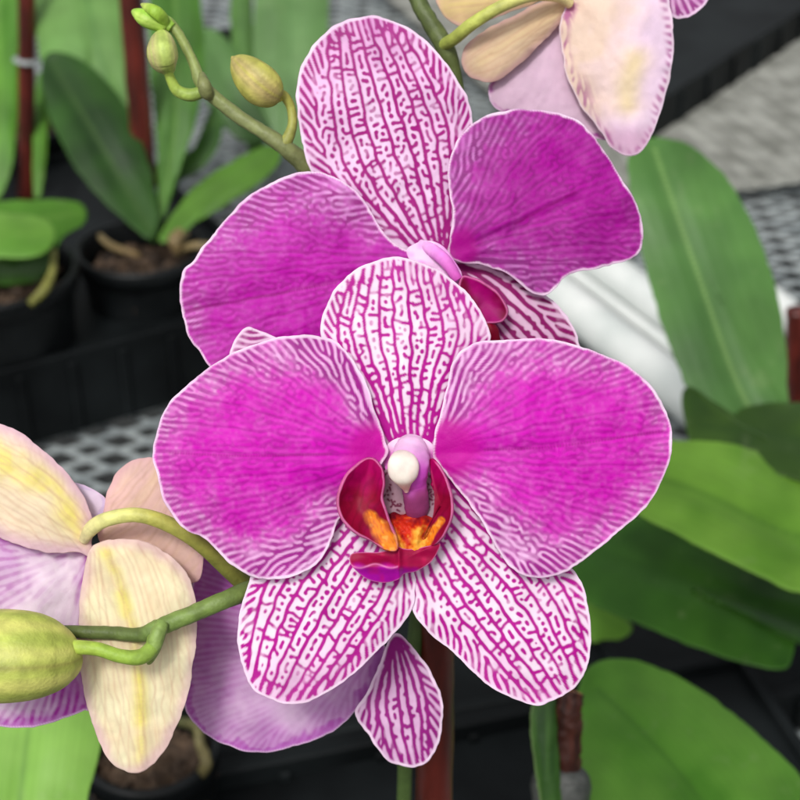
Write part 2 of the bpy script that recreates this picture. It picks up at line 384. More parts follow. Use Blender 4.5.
# ================================================================== FRONT FLOWER
D1 = .300
fl = empty('orchid_flower', P(410, 470, D1+.004), 'magenta orchid flower in front, its face fully open with maroon and orange lip', 'orchid flower', 'orchid flowers')
LP = [(388, 456), (385, 440), (376, 414), (365, 381), (345, 350), (322, 336.5), (288, 336), (262, 342), (224, 358), (191, 382), (167, 405), (157, 429), (153.5, 456), (158.5, 483), (167, 507), (185, 530), (203, 538), (222, 556), (235, 567), (252, 576.5), (272, 579), (297, 574.5), (315, 565), (327, 550), (334, 532), (345, 510), (365, 482)]
f_ = veins(LP, (388, 456), (154, 450), [1, .92, .83, .73, .62, .5, .37], wmain=2.5, lam=6.5, dark=.5, along=1.0, along_edge=3.4, mainbias=1.5, soft=.5, thr=.08, iters=11, st_main=1, st_net=.85, par=.8, out=.8, seed=2)
blade('petal', LP, (262, 458), D1, relief(13, 9, 1.9, 7, .4, 3.6, cen=(262, 458), tx=.02, crease=[(380, 455), (300, 453), (155, 450)], ca=-2.2, cw=8),
      veined_col(f_, [(370, 440, .97), (330, 440, .95), (260, 455, .93), (210, 450, .86), (300, 470, .93), (340, 470, .95), (330, 400, .8), (300, 400, .86), (240, 400, .84), (190, 470, .84), (240, 520, .84), (175, 450, .68), (165, 420, .55), (165, 500, .6), (290, 350, .45), (320, 350, .3), (345, 365, .22), (360, 390, .2), (370, 410, .3), (250, 358, .5), (210, 380, .58), (200, 525, .55), (235, 552, .48), (270, 565, .32), (300, 560, .26), (320, 540, .3), (335, 515, .45), (290, 520, .72), (375, 428, .6)],
      vein=PVEIN, mott=.16, noise=6, heart=(375, 452, 38), line=[(330, 454), (250, 456), (170, 453)], rimw=2.4, fade=.16, pale=lin(248, 212, 246)), M_PETAL, fl)
RP = [(434, 458), (434, 438), (440, 412), (447, 385), (453, 363), (463, 349), (483, 341.5), (520, 338.6), (556, 340), (588.5, 349), (625, 365), (650, 385), (664.6, 407), (671, 428.5), (670, 457.5), (661, 483), (646.5, 506), (621, 529), (592.5, 554), (573, 568), (554, 576), (532, 577.6), (515.5, 571), (504.5, 559), (493.5, 543), (480, 518.5), (463, 496.5), (447, 476)]
f_ = veins(RP, (434, 455), (671, 432), [1, .92, .83, .73, .62, .5, .37], wmain=2.5, lam=6.5, dark=.5, along=1.0, along_edge=3.4, mainbias=1.5, soft=.5, thr=.08, iters=11, st_main=1, st_net=.85, par=.8, out=.8, seed=3)
blade('petal', RP, (560, 458), D1, relief(13, 9, 1.9, 7, 2.4, 3.6, cen=(560, 458), crease=[(436, 455), (540, 447), (670, 430)], ca=-2.4, cw=8),
      veined_col(f_, [(450, 445, .97), (480, 440, .93), (550, 450, .93), (610, 450, .9), (600, 400, .84), (540, 400, .88), (500, 400, .82), (640, 430, .8), (655, 410, .7), (655, 460, .74), (460, 365, .28), (458, 390, .25), (448, 410, .35), (480, 360, .4), (520, 352, .5), (560, 356, .6), (600, 370, .64), (480, 400, .6), (480, 500, .4), (500, 530, .3), (515, 555, .25), (540, 562, .35), (570, 552, .45), (610, 525, .6), (560, 520, .75), (520, 490, .82), (600, 490, .85), (640, 495, .66), (462, 480, .65)],
      vein=PVEIN, mott=.16, noise=6, heart=(450, 448, 40), line=[(485, 450), (560, 446), (662, 431)], rimw=2.4, fade=.16, pale=lin(248, 212, 246)), M_PETAL, fl)
DS = [(409, 452), (392, 450), (378, 430), (364, 402), (346, 372), (329, 350), (321.5, 334.5), (324, 313.5), (334.6, 290), (353, 271.5), (374, 261), (396, 257), (417, 261), (438, 269.5), (458, 284.6), (474, 301), (486, 320), (491, 338), (479, 354), (464, 372), (452, 402), (442, 430), (430, 450)]
f_ = veins(DS, (409, 452), (398, 257), None, ts=[.1, -.1, .29, -.29, .47, -.47, .64, -.64, .8, -.8, .95, -.95], wmain=3.1, lam=6.6, dark=0, along=.5, along_edge=3.6, thr=.15, rungs=7.5, seed=4)
blade('dorsal_sepal', DS, (407, 350), D1, relief(1, 10, 1.0, 6, 1, 1.5, cen=(407, 350), crease=[(409, 450), (404, 340), (397, 260)], ca=1.5, cw=7),
      veined_col(f_, [(407, 350, .02), (350, 300, .05), (410, 270, .25), (465, 310, .22), (450, 290, .26), (380, 440, .1), (340, 330, .06), (400, 300, .04), (420, 400, .02)], mott=.08, noise=9), M_PETAL, fl)
LS = [(406, 480), (384, 462), (354, 480), (322, 516), (285, 540), (258, 563), (249, 581), (242, 600), (237.5, 625), (238.5, 652), (245, 675), (254, 690), (270, 699), (290, 704.5), (306, 702), (328, 692), (355, 673), (383, 645), (404, 622), (413, 606), (416, 580), (414, 540), (412, 505)]
f_ = veins(LS, (405, 488), (282, 703), None, ts=[.1, -.1, .29, -.29, .47, -.47, .64, -.64, .8, -.8, .96, -.96], wmain=3.2, lam=7.0, dark=0, along=.5, along_edge=3.8, thr=.16, rungs=8.5, seed=5)
blade('lateral_sepal', LS, (330, 600), D1+.001, relief(-4, 9, 1.2, 6, 2, 1.6, cen=(330, 600), crease=[(403, 490), (350, 590), (285, 700)], ca=-1.5, cw=9),
      veined_col(f_, [(330, 600, .0), (300, 690, .35), (270, 690, .25), (330, 680, .3), (260, 650, .02), (260, 600, .05), (380, 560, .06), (300, 640, .02), (390, 520, .1)], mott=.07, noise=9), M_PETAL, fl)
RS = [(406, 480), (430, 462), (462, 482), (490, 512), (530, 535), (560, 556), (577, 574), (586, 594), (590, 618), (590.6, 645), (587, 668), (576, 687), (556, 699), (534, 705.5), (515, 699), (493.5, 689), (471.5, 670), (449.5, 649), (427.5, 631), (412, 609), (407, 585), (406, 545), (404, 510)]
f_ = veins(RS, (407, 488), (556, 700), None, ts=[.1, -.1, .29, -.29, .47, -.47, .64, -.64, .8, -.8, .95, -.95], wmain=3.2, lam=7.0, dark=0, along=.5, along_edge=3.8, thr=.16, rungs=8.5, seed=6)
blade('lateral_sepal', RS, (500, 600), D1+.0015, relief(-4, 9, 1.2, 6, .2, 1.6, cen=(500, 600), crease=[(408, 490), (480, 590), (558, 700)], ca=-1.5, cw=9),
      veined_col(f_, [(500, 600, .0), (540, 695, .22), (580, 640, .04), (500, 690, .25), (440, 560, .06), (540, 660, .05), (560, 600, .12), (430, 520, .1)], mott=.07, noise=9), M_PETAL, fl)

# lip of the front flower: mid lobe mesh carries side lobes, callus and throat
def ramp_col(fn, v=0):
    def f(x, y, rr, ed): return fn(x, y, rr, ed), np.zeros(len(x))
    return f
CRIM = lin(172, 4, 66); MARO = lin(138, 0, 46); VIOL = lin(176, 12, 164); ORAN = lin(245, 150, 40); PINKR = lin(236, 130, 190)
def midcol(x, y, rr, ed):
    c = mix(lin(150, 6, 62), VIOL, sstep(562, 571, y+2.2*np.sin((x-350)*.22)-5*(x > 402)*sstep(402, 412, x)))
    n = NZ(x, y, 6); c = mix(c, lin(205, 20, 90), np.clip(n*.4, 0, .4))
    c = mix(c, PINKR, sstep(1.2, .3, ed)*.6)
    # pale line where the left fold turns up
    w = np.abs(y-(566+2.0*np.sin((x-352)*.2))); c = mix(c, PINKR, np.exp(-(w/1.0)**2)*.7*(x < 398))
    return c
def midz(x, y, rr, ed, ang):
    z = 27-6*rr**2
    z += 5*np.exp(-((y-567)/5)**2)*(1-sstep(398, 408, x)*.6)     # upturned violet fold
    z -= 5*np.exp(-(((x-378)/16)**2+((y-556)/5)**2))            # left hollow
    z -= 4*np.exp(-(((x-420)/14)**2+((y-557)/7)**2))            # right hollow
    z += 4*np.exp(-((x-399)/2.6)**2)                             # keel
    return z
ML = [(396, 547), (380, 552), (362, 552), (352, 553.5), (349.5, 560), (354, 569), (364, 577.5), (376, 582), (388, 582.5), (399, 579), (405, 573.5), (417, 571), (430, 563), (438, 552), (440, 543), (428, 546), (414, 549), (404, 549)]
lip = blade('lip', ML, (395, 564), D1, midz, ramp_col(midcol), M_LIP, fl, step=.8, thick=.0006)
def throatcol(x, y, rr, ed):
    f = spotf.at(x, y); c = mix(lin(166, 132, 146), lin(96, 6, 52), f)
    c = mix(c, lin(196, 34, 20), sstep(24, 12, np.hypot((x-403), (y-534)*1.0)))
    return c
TH = [(378, 478), (372, 500), (376, 525), (388, 545), (402, 553), (420, 549), (434, 535), (440, 510), (436, 485), (424, 468), (400, 462)]
spotf = Field(outline(TH, 2)); r_ = np.random.default_rng(5)
for i in range(150):
    q = np.array([r_.uniform(376, 440), r_.uniform(475, 535)]); spotf.seg(q, q+r_.normal(0, 1.8, 2), 2.0, 1.4)
blade('throat', TH, (406, 508), D1, relief(6, -6, .5, 5, 0, .8, cen=(406, 508)), ramp_col(throatcol), M_LIP, lip, step=.9)
def sidecol(left):
    def f(x, y, rr, ed):
        n = NZ(x, y, 8)
        c = mix(MARO, lin(178, 0, 96), np.clip(sstep(505, 465, y)+n*.25, 0, 1))
        c = c*(1-.16*np.clip(np.sin((x*.55+y*.25)*1.15+n*2.2), 0, 1))[:, None]
        if left: t = sstep(9.5, .5, line_dist(x, y, [(371, 513), (380, 528), (391, 543)])+n*3.2-4.5*sstep(512, 540, y)+3*sstep(520, 508, y))
        else: t = sstep(5, 2.5, line_dist(x, y, [(441, 520), (434, 531), (427, 545)])+n)
        t = t*(.9+.13*np.sin((x*.86-y*.5)*1.7+n*5)+.3*NZ2(x*1.5, y*.6, 3)); c = mix(c, lin(238, 132, 30), np.clip(t, 0, 1)); c = mix(c, lin(250, 190, 90), np.clip(t, 0, 1)*sstep(.2, .7, NZ2(x, y, 4))*.45)
        return mix(c, PINKR, sstep(1.0, .1, ed+.4*NZ2(x, y, 6))*.6*np.clip(1-t, 0, 1)*(1 if left else sstep(433, 438, x)))
    return f
HB = [(384, 452), (390, 442), (402, 437), (418, 437), (430, 442), (437, 452), (436, 466), (428, 478), (412, 484), (394, 480), (385, 468)]
blade('hub', HB, (411, 460), D1, relief(5, 3, 0, 3, 0, .4, cen=(411, 460)), ramp_col(lambda x, y, rr, ed: mix(lin(226, 120, 206), lin(250, 214, 244), sstep(456, 444, y))), M_LIP, fl, step=1.0)
SL = [(370, 458.5), (357, 466), (346, 478), (340, 492), (339, 506), (345, 521), (358, 533), (372, 541), (386, 549), (396, 550), (396, 540), (391, 527), (385, 512), (381.5, 497), (383.5, 482), (380.5, 467)]
blade('side_lobe', SL, (364, 502), D1, lambda x, y, rr, ed, ang: 30+.30*(364-x)*0-9*(1-rr**2)+8*rr**3*sstep(372, 350, x)+2*NZ(x, y, 12)+.10*(x-360), ramp_col(sidecol(True)), M_LIP, lip, step=.8, thick=.0006)
SR = [(430, 459), (437, 465), (443, 474), (448, 486), (451, 503), (450, 520), (444, 533), (436, 543), (424, 551), (419, 549), (426, 538), (431, 524), (434, 508), (434, 490), (431, 474)]
blade('side_lobe', SR, (441.5, 506), D1, lambda x, y, rr, ed, ang: 30-3*(1-rr**2)+.9*(x-440)+1*NZ(x, y, 12), ramp_col(sidecol(False)), M_LIP, lip, step=.8, thick=.0006)
def calcol(s, th):
    c = np.stack([np.interp(s, [0, .45, 1], [lin(200, 60, 10)[k], lin(245, 150, 35)[k], lin(250, 190, 60)[k]]) for k in range(3)], 1)
    return mix(c, lin(180, 20, 10), sstep(.25, .6, NZ(th*10, s*60, 7))*.8)
def calz(x, y, rr, ed, ang):
    z = 15-7*rr**2+5*np.exp(-((x-398-(y-540)*.25)/4.5)**2)+5*np.exp(-((x-417+(y-540)*.2)/5)**2)+4*np.exp(-((x-430+(y-535)*.5)/3.5)**2)
    return z+1.2*NZ(x, y, 5)+.6*NZ2(x, y, 2.5)+(y-530)*.35
def calcol(x, y, rr, ed):
    n = NZ(x, y, 5)*.5+NZ2(x, y, 2.6)*.35
    c = mix(lin(120, 10, 30), lin(206, 44, 18), np.clip(sstep(510, 530, y)+n, 0, 1))
    ye = np.exp(-(((x-398)-(y-540)*.25)/5)**2)*sstep(524, 540, y)+np.exp(-((x-417+(y-540)*.15)/5.5)**2)*sstep(520, 536, y)+np.exp(-((x-430+(y-535)*.5)/4)**2)*.9
    return mix(c, mix(lin(240, 130, 24), lin(250, 184, 70), np.clip(.5+n, 0, 1)), np.clip(ye*1.5-.25+n*.7, 0, 1))
CA = [(386, 520), (393, 512), (402, 515), (412, 511), (424, 514), (434, 519), (437, 527), (431, 540), (424, 549), (412, 552), (400, 553), (390, 548), (385, 535)]
blade('callus', CA, (411, 533), D1, calz, ramp_col(calcol), M_LIP, lip, step=.7, thick=.0006)
# column and its cap
col_ = tube('column', [(411, 441, D1-.0005), (411, 449, D1-.003), (411, 461, D1-.005), (412, 474, D1-.0055), (414, 485, D1-.004), (416, 497, D1-.003), (417, 510, D1-.001), (416, 518, D1+.001)], [12, 17, 18.5, 16, 13, 12.5, 12, 8], M_LIP, fl, sides=40, nz=.03,
            colf=lambda s, th: mix(mix(lin(250, 208, 244), lin(204, 78, 194), np.clip(sstep(.12, .42, s)+.25*NZ(th*7, s*40, 6), 0, 1)), lin(150, 62, 116), sstep(.46, .7, s+.06*NZ(th*9, s*50, 6))), flat=.7)
tube('anther_cap', [(402, 453, D1-.0062), (402, 456, D1-.0072), (403, 462, D1-.0085), (403.5, 470, D1-.009), (404.5, 477, D1-.0088), (405, 483, D1-.008), (406, 488, D1-.0068), (406.5, 492, D1-.006)], [4, 10.5, 14.8, 15.4, 13.2, 7.5, 4, 2], M_LIP, col_, sides=40, lobes=(2, .03),
     colf=lambda s, th: mix(lin(255, 242, 230), lin(240, 170, 170), np.clip(sstep(.5, .8, s)*.7+.25*NZ(th*8, s*30, 5), 0, 1)), flat=.7)

# ================================================================== BACK FLOWER
D2 = .322
fl2 = empty('orchid_flower', P(440, 262, D2+.004), 'darker magenta orchid flower at the top, half hidden behind the front flower', 'orchid flower', 'orchid flowers')
MB = lin(196, 12, 176); MBD = lin(170, 0, 138); VB = lin(146, 0, 122)
LP2 = [(430, 262), (412, 252), (394, 243), (382, 231), (368, 206), (352, 187), (331, 175.5), (307, 172), (286, 176.5), (262, 187), (238, 205), (220, 226), (203, 246), (195, 258), (184, 269), (178.6, 286), (181, 307), (187, 331), (199, 352), (211, 367), (240, 382), (290, 378), (345, 350), (390, 310), (420, 280)]
f_ = veins(LP2, (430, 262), (180, 312), [1, .92, .83, .73, .62, .5, .37], wmain=2.5, lam=6.5, dark=.5, along=1.0, along_edge=3.4, mainbias=1.5, soft=.5, thr=.08, iters=11, st_main=1, st_net=.85, par=.8, out=.8, seed=12)
blade('petal', LP2, (300, 275), D2, relief(6, 8, 1.8, 8, .9, 4, cen=(300, 275), crease=[(430, 262), (320, 285), (180, 313)], ca=-2.5, cw=8),
      veined_col(f_, [(300, 275, 0.87), (340, 250, 0.87), (250, 290, 0.85), (380, 255, 0.82), (200, 290, 0.70), (190, 315, 0.50), (220, 330, 0.80), (210, 270, 0.77), (300, 200, 0.56), (330, 190, 0.45), (355, 205, 0.43), (372, 230, 0.52), (260, 205, 0.53), (230, 230, 0.62), (205, 260, 0.65), (195, 280, 0.67), (290, 235, 0.80), (230, 355, 0.73), (300, 340, 0.85)], mag=MB, vein=VB, mott=.15, noise=6, line=[(335, 283), (260, 297), (185, 310)], rimw=2.2, fade=.08, pale=lin(238, 186, 238)), M_PETAL, fl2)
RP2 = [(449, 256), (450, 240), (452.5, 222), (451, 200), (448, 180), (450, 158), (461, 134), (485, 116), (514.5, 109.5), (544, 111), (570, 117), (589, 130), (606, 153), (622, 179), (637, 205), (643, 230), (640, 251), (625, 261.5), (599, 268), (576, 271.5), (564, 277), (556, 288), (544, 296.5), (527.5, 290.5), (508, 275), (485, 266), (462, 263)]
f_ = veins(RP2, (450, 256), (642, 240), [1, .92, .83, .73, .62, .5, .37], wmain=2.5, lam=6.3, dark=.6, along=1.0, along_edge=3.4, mainbias=1.5, soft=.5, thr=.08, iters=11, st_main=1, st_net=.85, par=.8, out=.8, seed=13)
blade('petal', RP2, (540, 205), D2, relief(6, 11, 2.2, 6, 2.2, 4, cen=(540, 205), crease=[(455, 250), (530, 222), (575, 200)], ca=-3.0, cw=7),
      veined_col(f_, [(470, 235, 0.82), (500, 220, 0.80), (540, 205, 0.91), (590, 190, 0.94), (560, 160, 0.94), (610, 220, 0.86), (600, 240, 0.75), (630, 240, 0.72), (470, 150, 0.50), (462, 180, 0.49), (490, 135, 0.56), (520, 125, 0.62), (560, 130, 0.80), (600, 160, 0.90), (480, 180, 0.70), (520, 170, 0.86), (560, 265, 0.62), (540, 280, 0.51), (520, 270, 0.50), (490, 256, 0.58), (458, 215, 0.54), (560, 235, 0.78)], mag=lin(174, 3, 154), vein=lin(124, 0, 108), mott=.15, noise=6, heart=(462, 246, 24), heartcol=MBD, line=[(515, 224), (545, 208), (575, 192)], rimw=2.0, fade=.06, pale=lin(226, 160, 226)), M_PETAL, fl2)
DS2 = [(432, 262), (405, 250), (370, 228), (335, 200), (312, 174), (304, 150), (298, 115.5), (296.5, 90), (299, 71.5), (310, 49.5), (327, 31), (346, 20.5), (371, 16), (393, 20.6), (417.5, 33), (439.5, 55), (456, 77), (469, 102), (473, 124), (471, 155), (466, 190), (458, 225), (448, 252)]
f_ = veins(DS2, (438, 258), (362, 18), None, ts=[.1, -.1, .29, -.29, .47, -.47, .64, -.64, .8, -.8, .95, -.95], wmain=2.9, lam=6.6, dark=.03, along=.5, along_edge=3.6, thr=.12, rungs=7.5, seed=14)
blade('dorsal_sepal', DS2, (392, 130), D2+.001, relief(-6, 10, 1.3, 6, .2, 2, cen=(392, 130), crease=[(436, 258), (400, 150), (362, 20)], ca=1.5, cw=8),
      veined_col(f_, [(390, 130, .05), (320, 80, .22), (350, 35, .3), (375, 22, .45), (430, 60, .2), (440, 110, .15), (330, 120, .15), (400, 200, .1), (360, 100, .04)], vein=lin(166, 16, 128), mott=.1, noise=9, pale=lin(246, 218, 246)), M_PETAL, fl2)
LR2 = [(450, 262), (472, 263), (505, 268), (530, 282), (552, 300), (570, 321), (580, 345), (578, 378), (560, 400), (530, 395), (500, 365), (472, 325), (455, 290)]
f_ = veins(LR2, (452, 265), (572, 390), None, ts=[.12, -.12, .36, -.36, .58, -.58, .78, -.78, .95, -.95], wmain=3.4, lam=7.6, along=1, rungs=10, thr=.1, seed=15)
blade('lateral_sepal', LR2, (520, 330), D2+.002, relief(-6, 8, 1, 6, .2, 1.5, cen=(520, 330)), veined_col(f_, .04, vein=lin(140, 10, 100), pale=lin(226, 190, 216)), M_PETAL, fl2)
LL2 = [(430, 272), (400, 290), (360, 330), (318, 347), (290, 344), (275, 337.5), (263, 332), (250, 327), (238, 335), (231, 350), (232, 368), (250, 392), (300, 400), (360, 380), (410, 340), (436, 300)]
f_ = veins(LL2, (430, 275), (234, 360), None, ts=[.1, -.1, .29, -.29, .47, -.47, .64, -.64, .8, -.8, .95, -.95], wmain=3.2, lam=6.5, along=2, dark=.2, seed=18)
blade('lateral_sepal', LL2, (330, 362), D2-.0045, relief(-2, 5, 1, 6, .2, 1, cen=(330, 362)), veined_col(f_, .3, vein=lin(160, 6, 128)), M_PETAL, fl2)
def sl2(x, y, rr, ed):
    c = mix(lin(120, 0, 54), lin(165, 0, 110), np.clip(sstep(15, 3, np.abs((x-484)-(y-298)*.5)+4*NZ(x, y, 9)), 0, 1))
    return mix(c, PINKR, sstep(1.6, .4, ed)*.6)
BL = [(462, 277), (474, 279), (486, 285), (497, 293), (504, 302), (507.5, 313), (502, 321), (489, 323), (476, 322), (464, 315), (459, 297)]
lip2 = blade('lip', BL, (482, 302), D2-.003, relief(8, -6, .5, 4, 0, 1, cen=(482, 302)), ramp_col(sl2), M_LIP, fl2, step=1.0, thick=.0006)
tube('callus', [(478, 318, D2-.002), (490, 330, D2-.003), (496, 346, D2-.002)], [5, 8, 5], M_LIP, lip2, colf=grad([(0, MARO), (1, lin(110, 4, 30))]), nz=.1)
blade('hub', [(408, 248), (424, 241), (440, 244), (452, 257), (462, 274), (460, 286), (442, 284), (422, 270), (409, 259)], (436, 262), D2, relief(8, 3, 0, 3, 0, .5, cen=(436, 262)), ramp_col(lambda x, y, rr, ed: mix(lin(248, 206, 244), lin(228, 142, 220), np.clip(.5+NZ(x, y, 9)+(x-436)*.02, 0, 1))), M_LIP, fl2, step=1.2)
tube('column', [(420, 243, D2-.0005), (432, 250, D2-.0025), (446, 262, D2-.004), (458, 280, D2-.004)], [4, 6.5, 6.5, 5], M_LIP, fl2, sides=28, flat=.8,
     colf=grad([(0, lin(244, 196, 240)), (.5, lin(230, 140, 222)), (1, lin(206, 80, 180))], .08))

# ================================================================== LEFT FLOWER SEEN FROM BEHIND
D3 = .312
fl3 = empty('orchid_flower', P(90, 540, D3), 'cream and lilac orchid flower turned away at the left edge, its yellowed drooping sepal hanging', 'orchid flower', 'orchid flowers')
CREAM = lin(246, 230, 198); YEL = lin(242, 228, 120); BLUSH = lin(232, 190, 186)
def faded(c0, c1, line, lw, edgec, ew, ridge=None, rs=.5, spots=None, k=1, vf=None, vc=lin(190, 140, 120)):
    def f(x, y, rr, ed):
        n = NZ(x, y, 26)*.5+NZ2(x, y, 9)*.25
        c = mix(c0, c1, np.clip(.5+n*1.1, 0, 1))
        ld = line_dist(x, y, line)
        c = mix(c, YEL, np.exp(-(ld/(lw*(1.1+.7*n)))**2)*k*np.clip(.7+n, .3, .9))
        c = mix(c, c*.0+lin(222, 184, 150), np.clip(np.sin(ld*.62+NZ(x, y, 18)*2.2), 0, 1)**3*.3)
        c = mix(c, edgec, sstep(ew, 0, ed+n*6)*.75)
        if vf is None: return c, np.zeros(len(x))
        v = vf.at(x, y); c = mix(c, vc, v*.3); return c, v*.7
    return f
def lilac(pale, purp, ew, fld=None, vs=.8, up=None):
    def f(x, y, rr, ed):
        n = NZ(x, y, 16)*.5+NZ2(x, y, 6)*.4
        t = sstep(ew, 2, ed+n*10)
        if up: t = np.maximum(t, rbf(x, y, up)+n*.15)
        c = mix(pale, purp, np.clip(t*.85+.06*n, 0, 1))
        v = np.zeros(len(x))
        if fld is not None: v = fld.at(x, y)*vs; c = mix(c, lin(166, 40, 160), v*np.clip(.03+t*1.1, 0, 1))
        return mix(c, lin(240, 212, 238), sstep(2.6, .8, ed)*.7), v
    return f
C4 = [(92, 545), (96, 600), (90, 700), (84, 711), (62, 719), (32, 727), (0, 726.5), (-40, 715), (-62, 650), (-50, 570), (0, 535), (50, 540)]
f_ = veins(C4, (92, 548), (-60, 640), [1, .85, .7, .55, .4], wmain=2.2, lam=8, along=5, seed=21, dark=-.2)
blade('petal', C4, (20, 630), D3+.004, relief(0, 10, 2, 6, 0, 3, cen=(20, 630)), lilac(lin(240, 220, 236), lin(178, 80, 184), 26, f_, 1.0, [(0, 555, .5), (10, 590, .35), (45, 580, .12), (60, 600, .0), (80, 560, .0), (75, 690, .95), (85, 670, .9), (40, 718, .5), (0, 700, .15), (30, 620, .0), (65, 560, .0)]), M_PETAL, fl3)
CW = [(88, 520), (60, 500), (52, 480), (75, 483), (96, 491), (107, 502), (104, 520), (96, 530)]
blade('petal', CW, (84, 503), D3+.004, relief(0, 4, 1, 6, 0, 1, cen=(84, 503)), lilac(lin(232, 212, 234), lin(214, 190, 226), 5), M_PETAL, fl3)
C1 = [(92, 540), (90, 556), (78, 552), (49, 553), (23, 547), (0, 537), (-30, 520), (-48, 480), (-36, 440), (-15, 422), (0, 424), (19.5, 432), (42, 449), (62, 468), (78, 488), (90, 510), (95, 528)]
f_ = veins(C1, (92, 540), (-40, 450), None, ts=[.15, -.15, .4, -.4, .65, -.65, .88, -.88], wmain=1.7, lam=6, along=7, st_net=.35, seed=51, dark=-.1)
blade('dorsal_sepal', C1, (25, 490), D3, relief(2, 10, 1, 6, 0, 2, cen=(25, 490)), faded(CREAM, lin(244, 222, 196), [(92, 540), (50, 490), (-10, 455), (-40, 450)], 14, lin(222, 178, 206), 20, vf=f_), M_PETAL, fl3)
C2 = [(98, 535), (103, 512), (110, 485), (123, 466), (143, 457), (168, 462), (190, 500), (203, 545), (196, 582), (150, 570), (108, 552)]
f_ = veins(C2, (98, 535), (160, 462), None, ts=[.15, -.15, .4, -.4, .65, -.65, .88, -.88], wmain=1.7, lam=6, along=7, st_net=.35, seed=52, dark=-.1)
blade('lateral_sepal', C2, (150, 515), D3+.004, relief(0, 8, 1, 6, 0, 2, cen=(150, 515)), faded(lin(236, 200, 186), lin(236, 194, 190), [(100, 535), (140, 500), (160, 470)], 5, lin(226, 180, 186), 8, k=.25, vf=f_), M_PETAL, fl3)
C3 = [(94, 545), (112, 540), (140, 541), (166, 552), (184, 570), (194, 592), (197, 628), (192, 674), (182, 713), (166, 748), (145, 770), (125, 772), (107, 757), (91, 719), (81, 674), (78, 631), (81, 592), (86, 562)]
f_ = veins(C3, (100, 546), (142, 771), None, ts=[.15, -.15, .4, -.4, .65, -.65, .88, -.88], wmain=1.7, lam=6, along=7, st_net=.35, seed=53, dark=-.1)
blade('lateral_sepal', C3, (138, 655), D3-.0015, relief(4, 12, 1.2, 7, 1, 2.5, cen=(138, 655), crease=[(100, 548), (128, 620), (140, 700), (140, 770)], ca=3, cw=7),
      faded(lin(240, 222, 184), lin(246, 238, 200), [(104, 548), (124, 600), (138, 670), (142, 772)], 6, lin(226, 190, 196), 14, vf=f_), M_PETAL, fl3)
GY = lin(196, 198, 92); GD = lin(92, 112, 52)
tube('pedicel', [(84, 540, D3-.001), (92, 528, D3-.004), (108, 519, D3-.006), (137, 515, D3-.007), (168, 524, D3-.006), (200, 543, D3-.003), (234, 574, D3+.002), (262, 600, D3+.007)], [5, 7.5, 7.5, 7.5, 8, 8.5, 9, 9], M_STEM, fl3,
     colf=grad([(0, lin(236, 220, 170)), (.3, lin(222, 220, 140)), (.5, lin(186, 184, 90)), (.75, lin(134, 134, 60)), (1, lin(96, 104, 46))], .1))

# ================================================================== LOWER FLOWER BEHIND
D4 = .332
fl4 = empty('orchid_flower', P(380, 640, D4), 'pale lilac orchid flower below, mostly covered, with one striped sepal hanging beside the stake', 'orchid flower', 'orchid flowers')
E1 = [(380, 640), (340, 600), (280, 570), (225, 555), (201, 557), (193, 580), (188, 640), (184, 690), (187, 713), (208, 736), (232.5, 748), (260.5, 753), (295.5, 746.5), (330.5, 732.5), (355, 711.5), (373, 687), (384, 655)]
f_ = veins(E1, (380, 642), (200, 700), [1, .88, .75, .6, .45, .3], wmain=1.8, lam=6, along=5, seed=31)
blade('petal', E1, (275, 660), D4, relief(0, 8, 2, 7, 1, 3.5, cen=(275, 660)), lilac(lin(222, 188, 222), lin(180, 84, 186), 14, f_, .5, [(205, 580, .9), (205, 640, .75), (215, 690, .6), (250, 700, .15), (290, 710, .12), (270, 740, .6), (330, 720, .5), (360, 690, .5), (300, 680, .1), (210, 725, .4)]), M_PETAL, fl4)
E2 = [(388, 640), (397, 633), (407, 641), (420, 657), (435.5, 680), (443, 708), (440, 736), (432, 756), (421, 766), (404, 766), (386.5, 759), (369, 736), (355, 713), (366, 694), (378, 668)]
f_ = veins(E2, (394, 637), (415, 767), None, ts=[.12, -.12, .36, -.36, .58, -.58, .78, -.78, .95, -.95], wmain=2.8, lam=6.8, dark=.0, along=.8, rungs=10, thr=.1, seed=32)
blade('lateral_sepal', E2, (402, 705), D4-.006, relief(0, 7, 1, 6, 1, 1.5, cen=(402, 705), crease=[(394, 637), (402, 700), (415, 765)], ca=2, cw=7), veined_col(f_, .1, vein=lin(152, 26, 130), pale=lin(228, 196, 226)), M_PETAL, fl4)

# ================================================================== TOP RIGHT FLOWER
D5 = .345
fl5 = empty('orchid_flower', P(565, 5, D5), 'pale pink and beige orchid flower at the top edge, seen from behind', 'orchid flower', 'orchid flowers')
T3 = [(566, 10), (535, 40), (500, 70), (488, 88), (496, 108), (530, 122), (580, 134), (612, 136), (600, 80), (585, 30)]
f_ = veins(T3, (566, 12), (530, 122), [1, .85, .7, .5], wmain=2.4, lam=9, along=6, seed=41, dark=-.3)
blade('petal', T3, (550, 85), D5+.003, relief(0, 5, 1, 6, 1, 2, cen=(550, 85)), lilac(lin(222, 190, 212), lin(178, 70, 160), 7, f_, .75), M_PETAL, fl5)
T2 = [(566, 4), (560, 25), (561, 45), (566, 72), (580, 104), (600, 131), (612, 148), (626, 156), (641, 152), (656, 127), (667, 90), (674, 50), (671, 12), (660, -22), (610, -40), (578, -25)]
f_ = veins(T2, (566, 4), (630, 156), [1, .9, .8, .68, .5], wmain=2.0, lam=7.5, along=4, seed=42, dark=-.1)
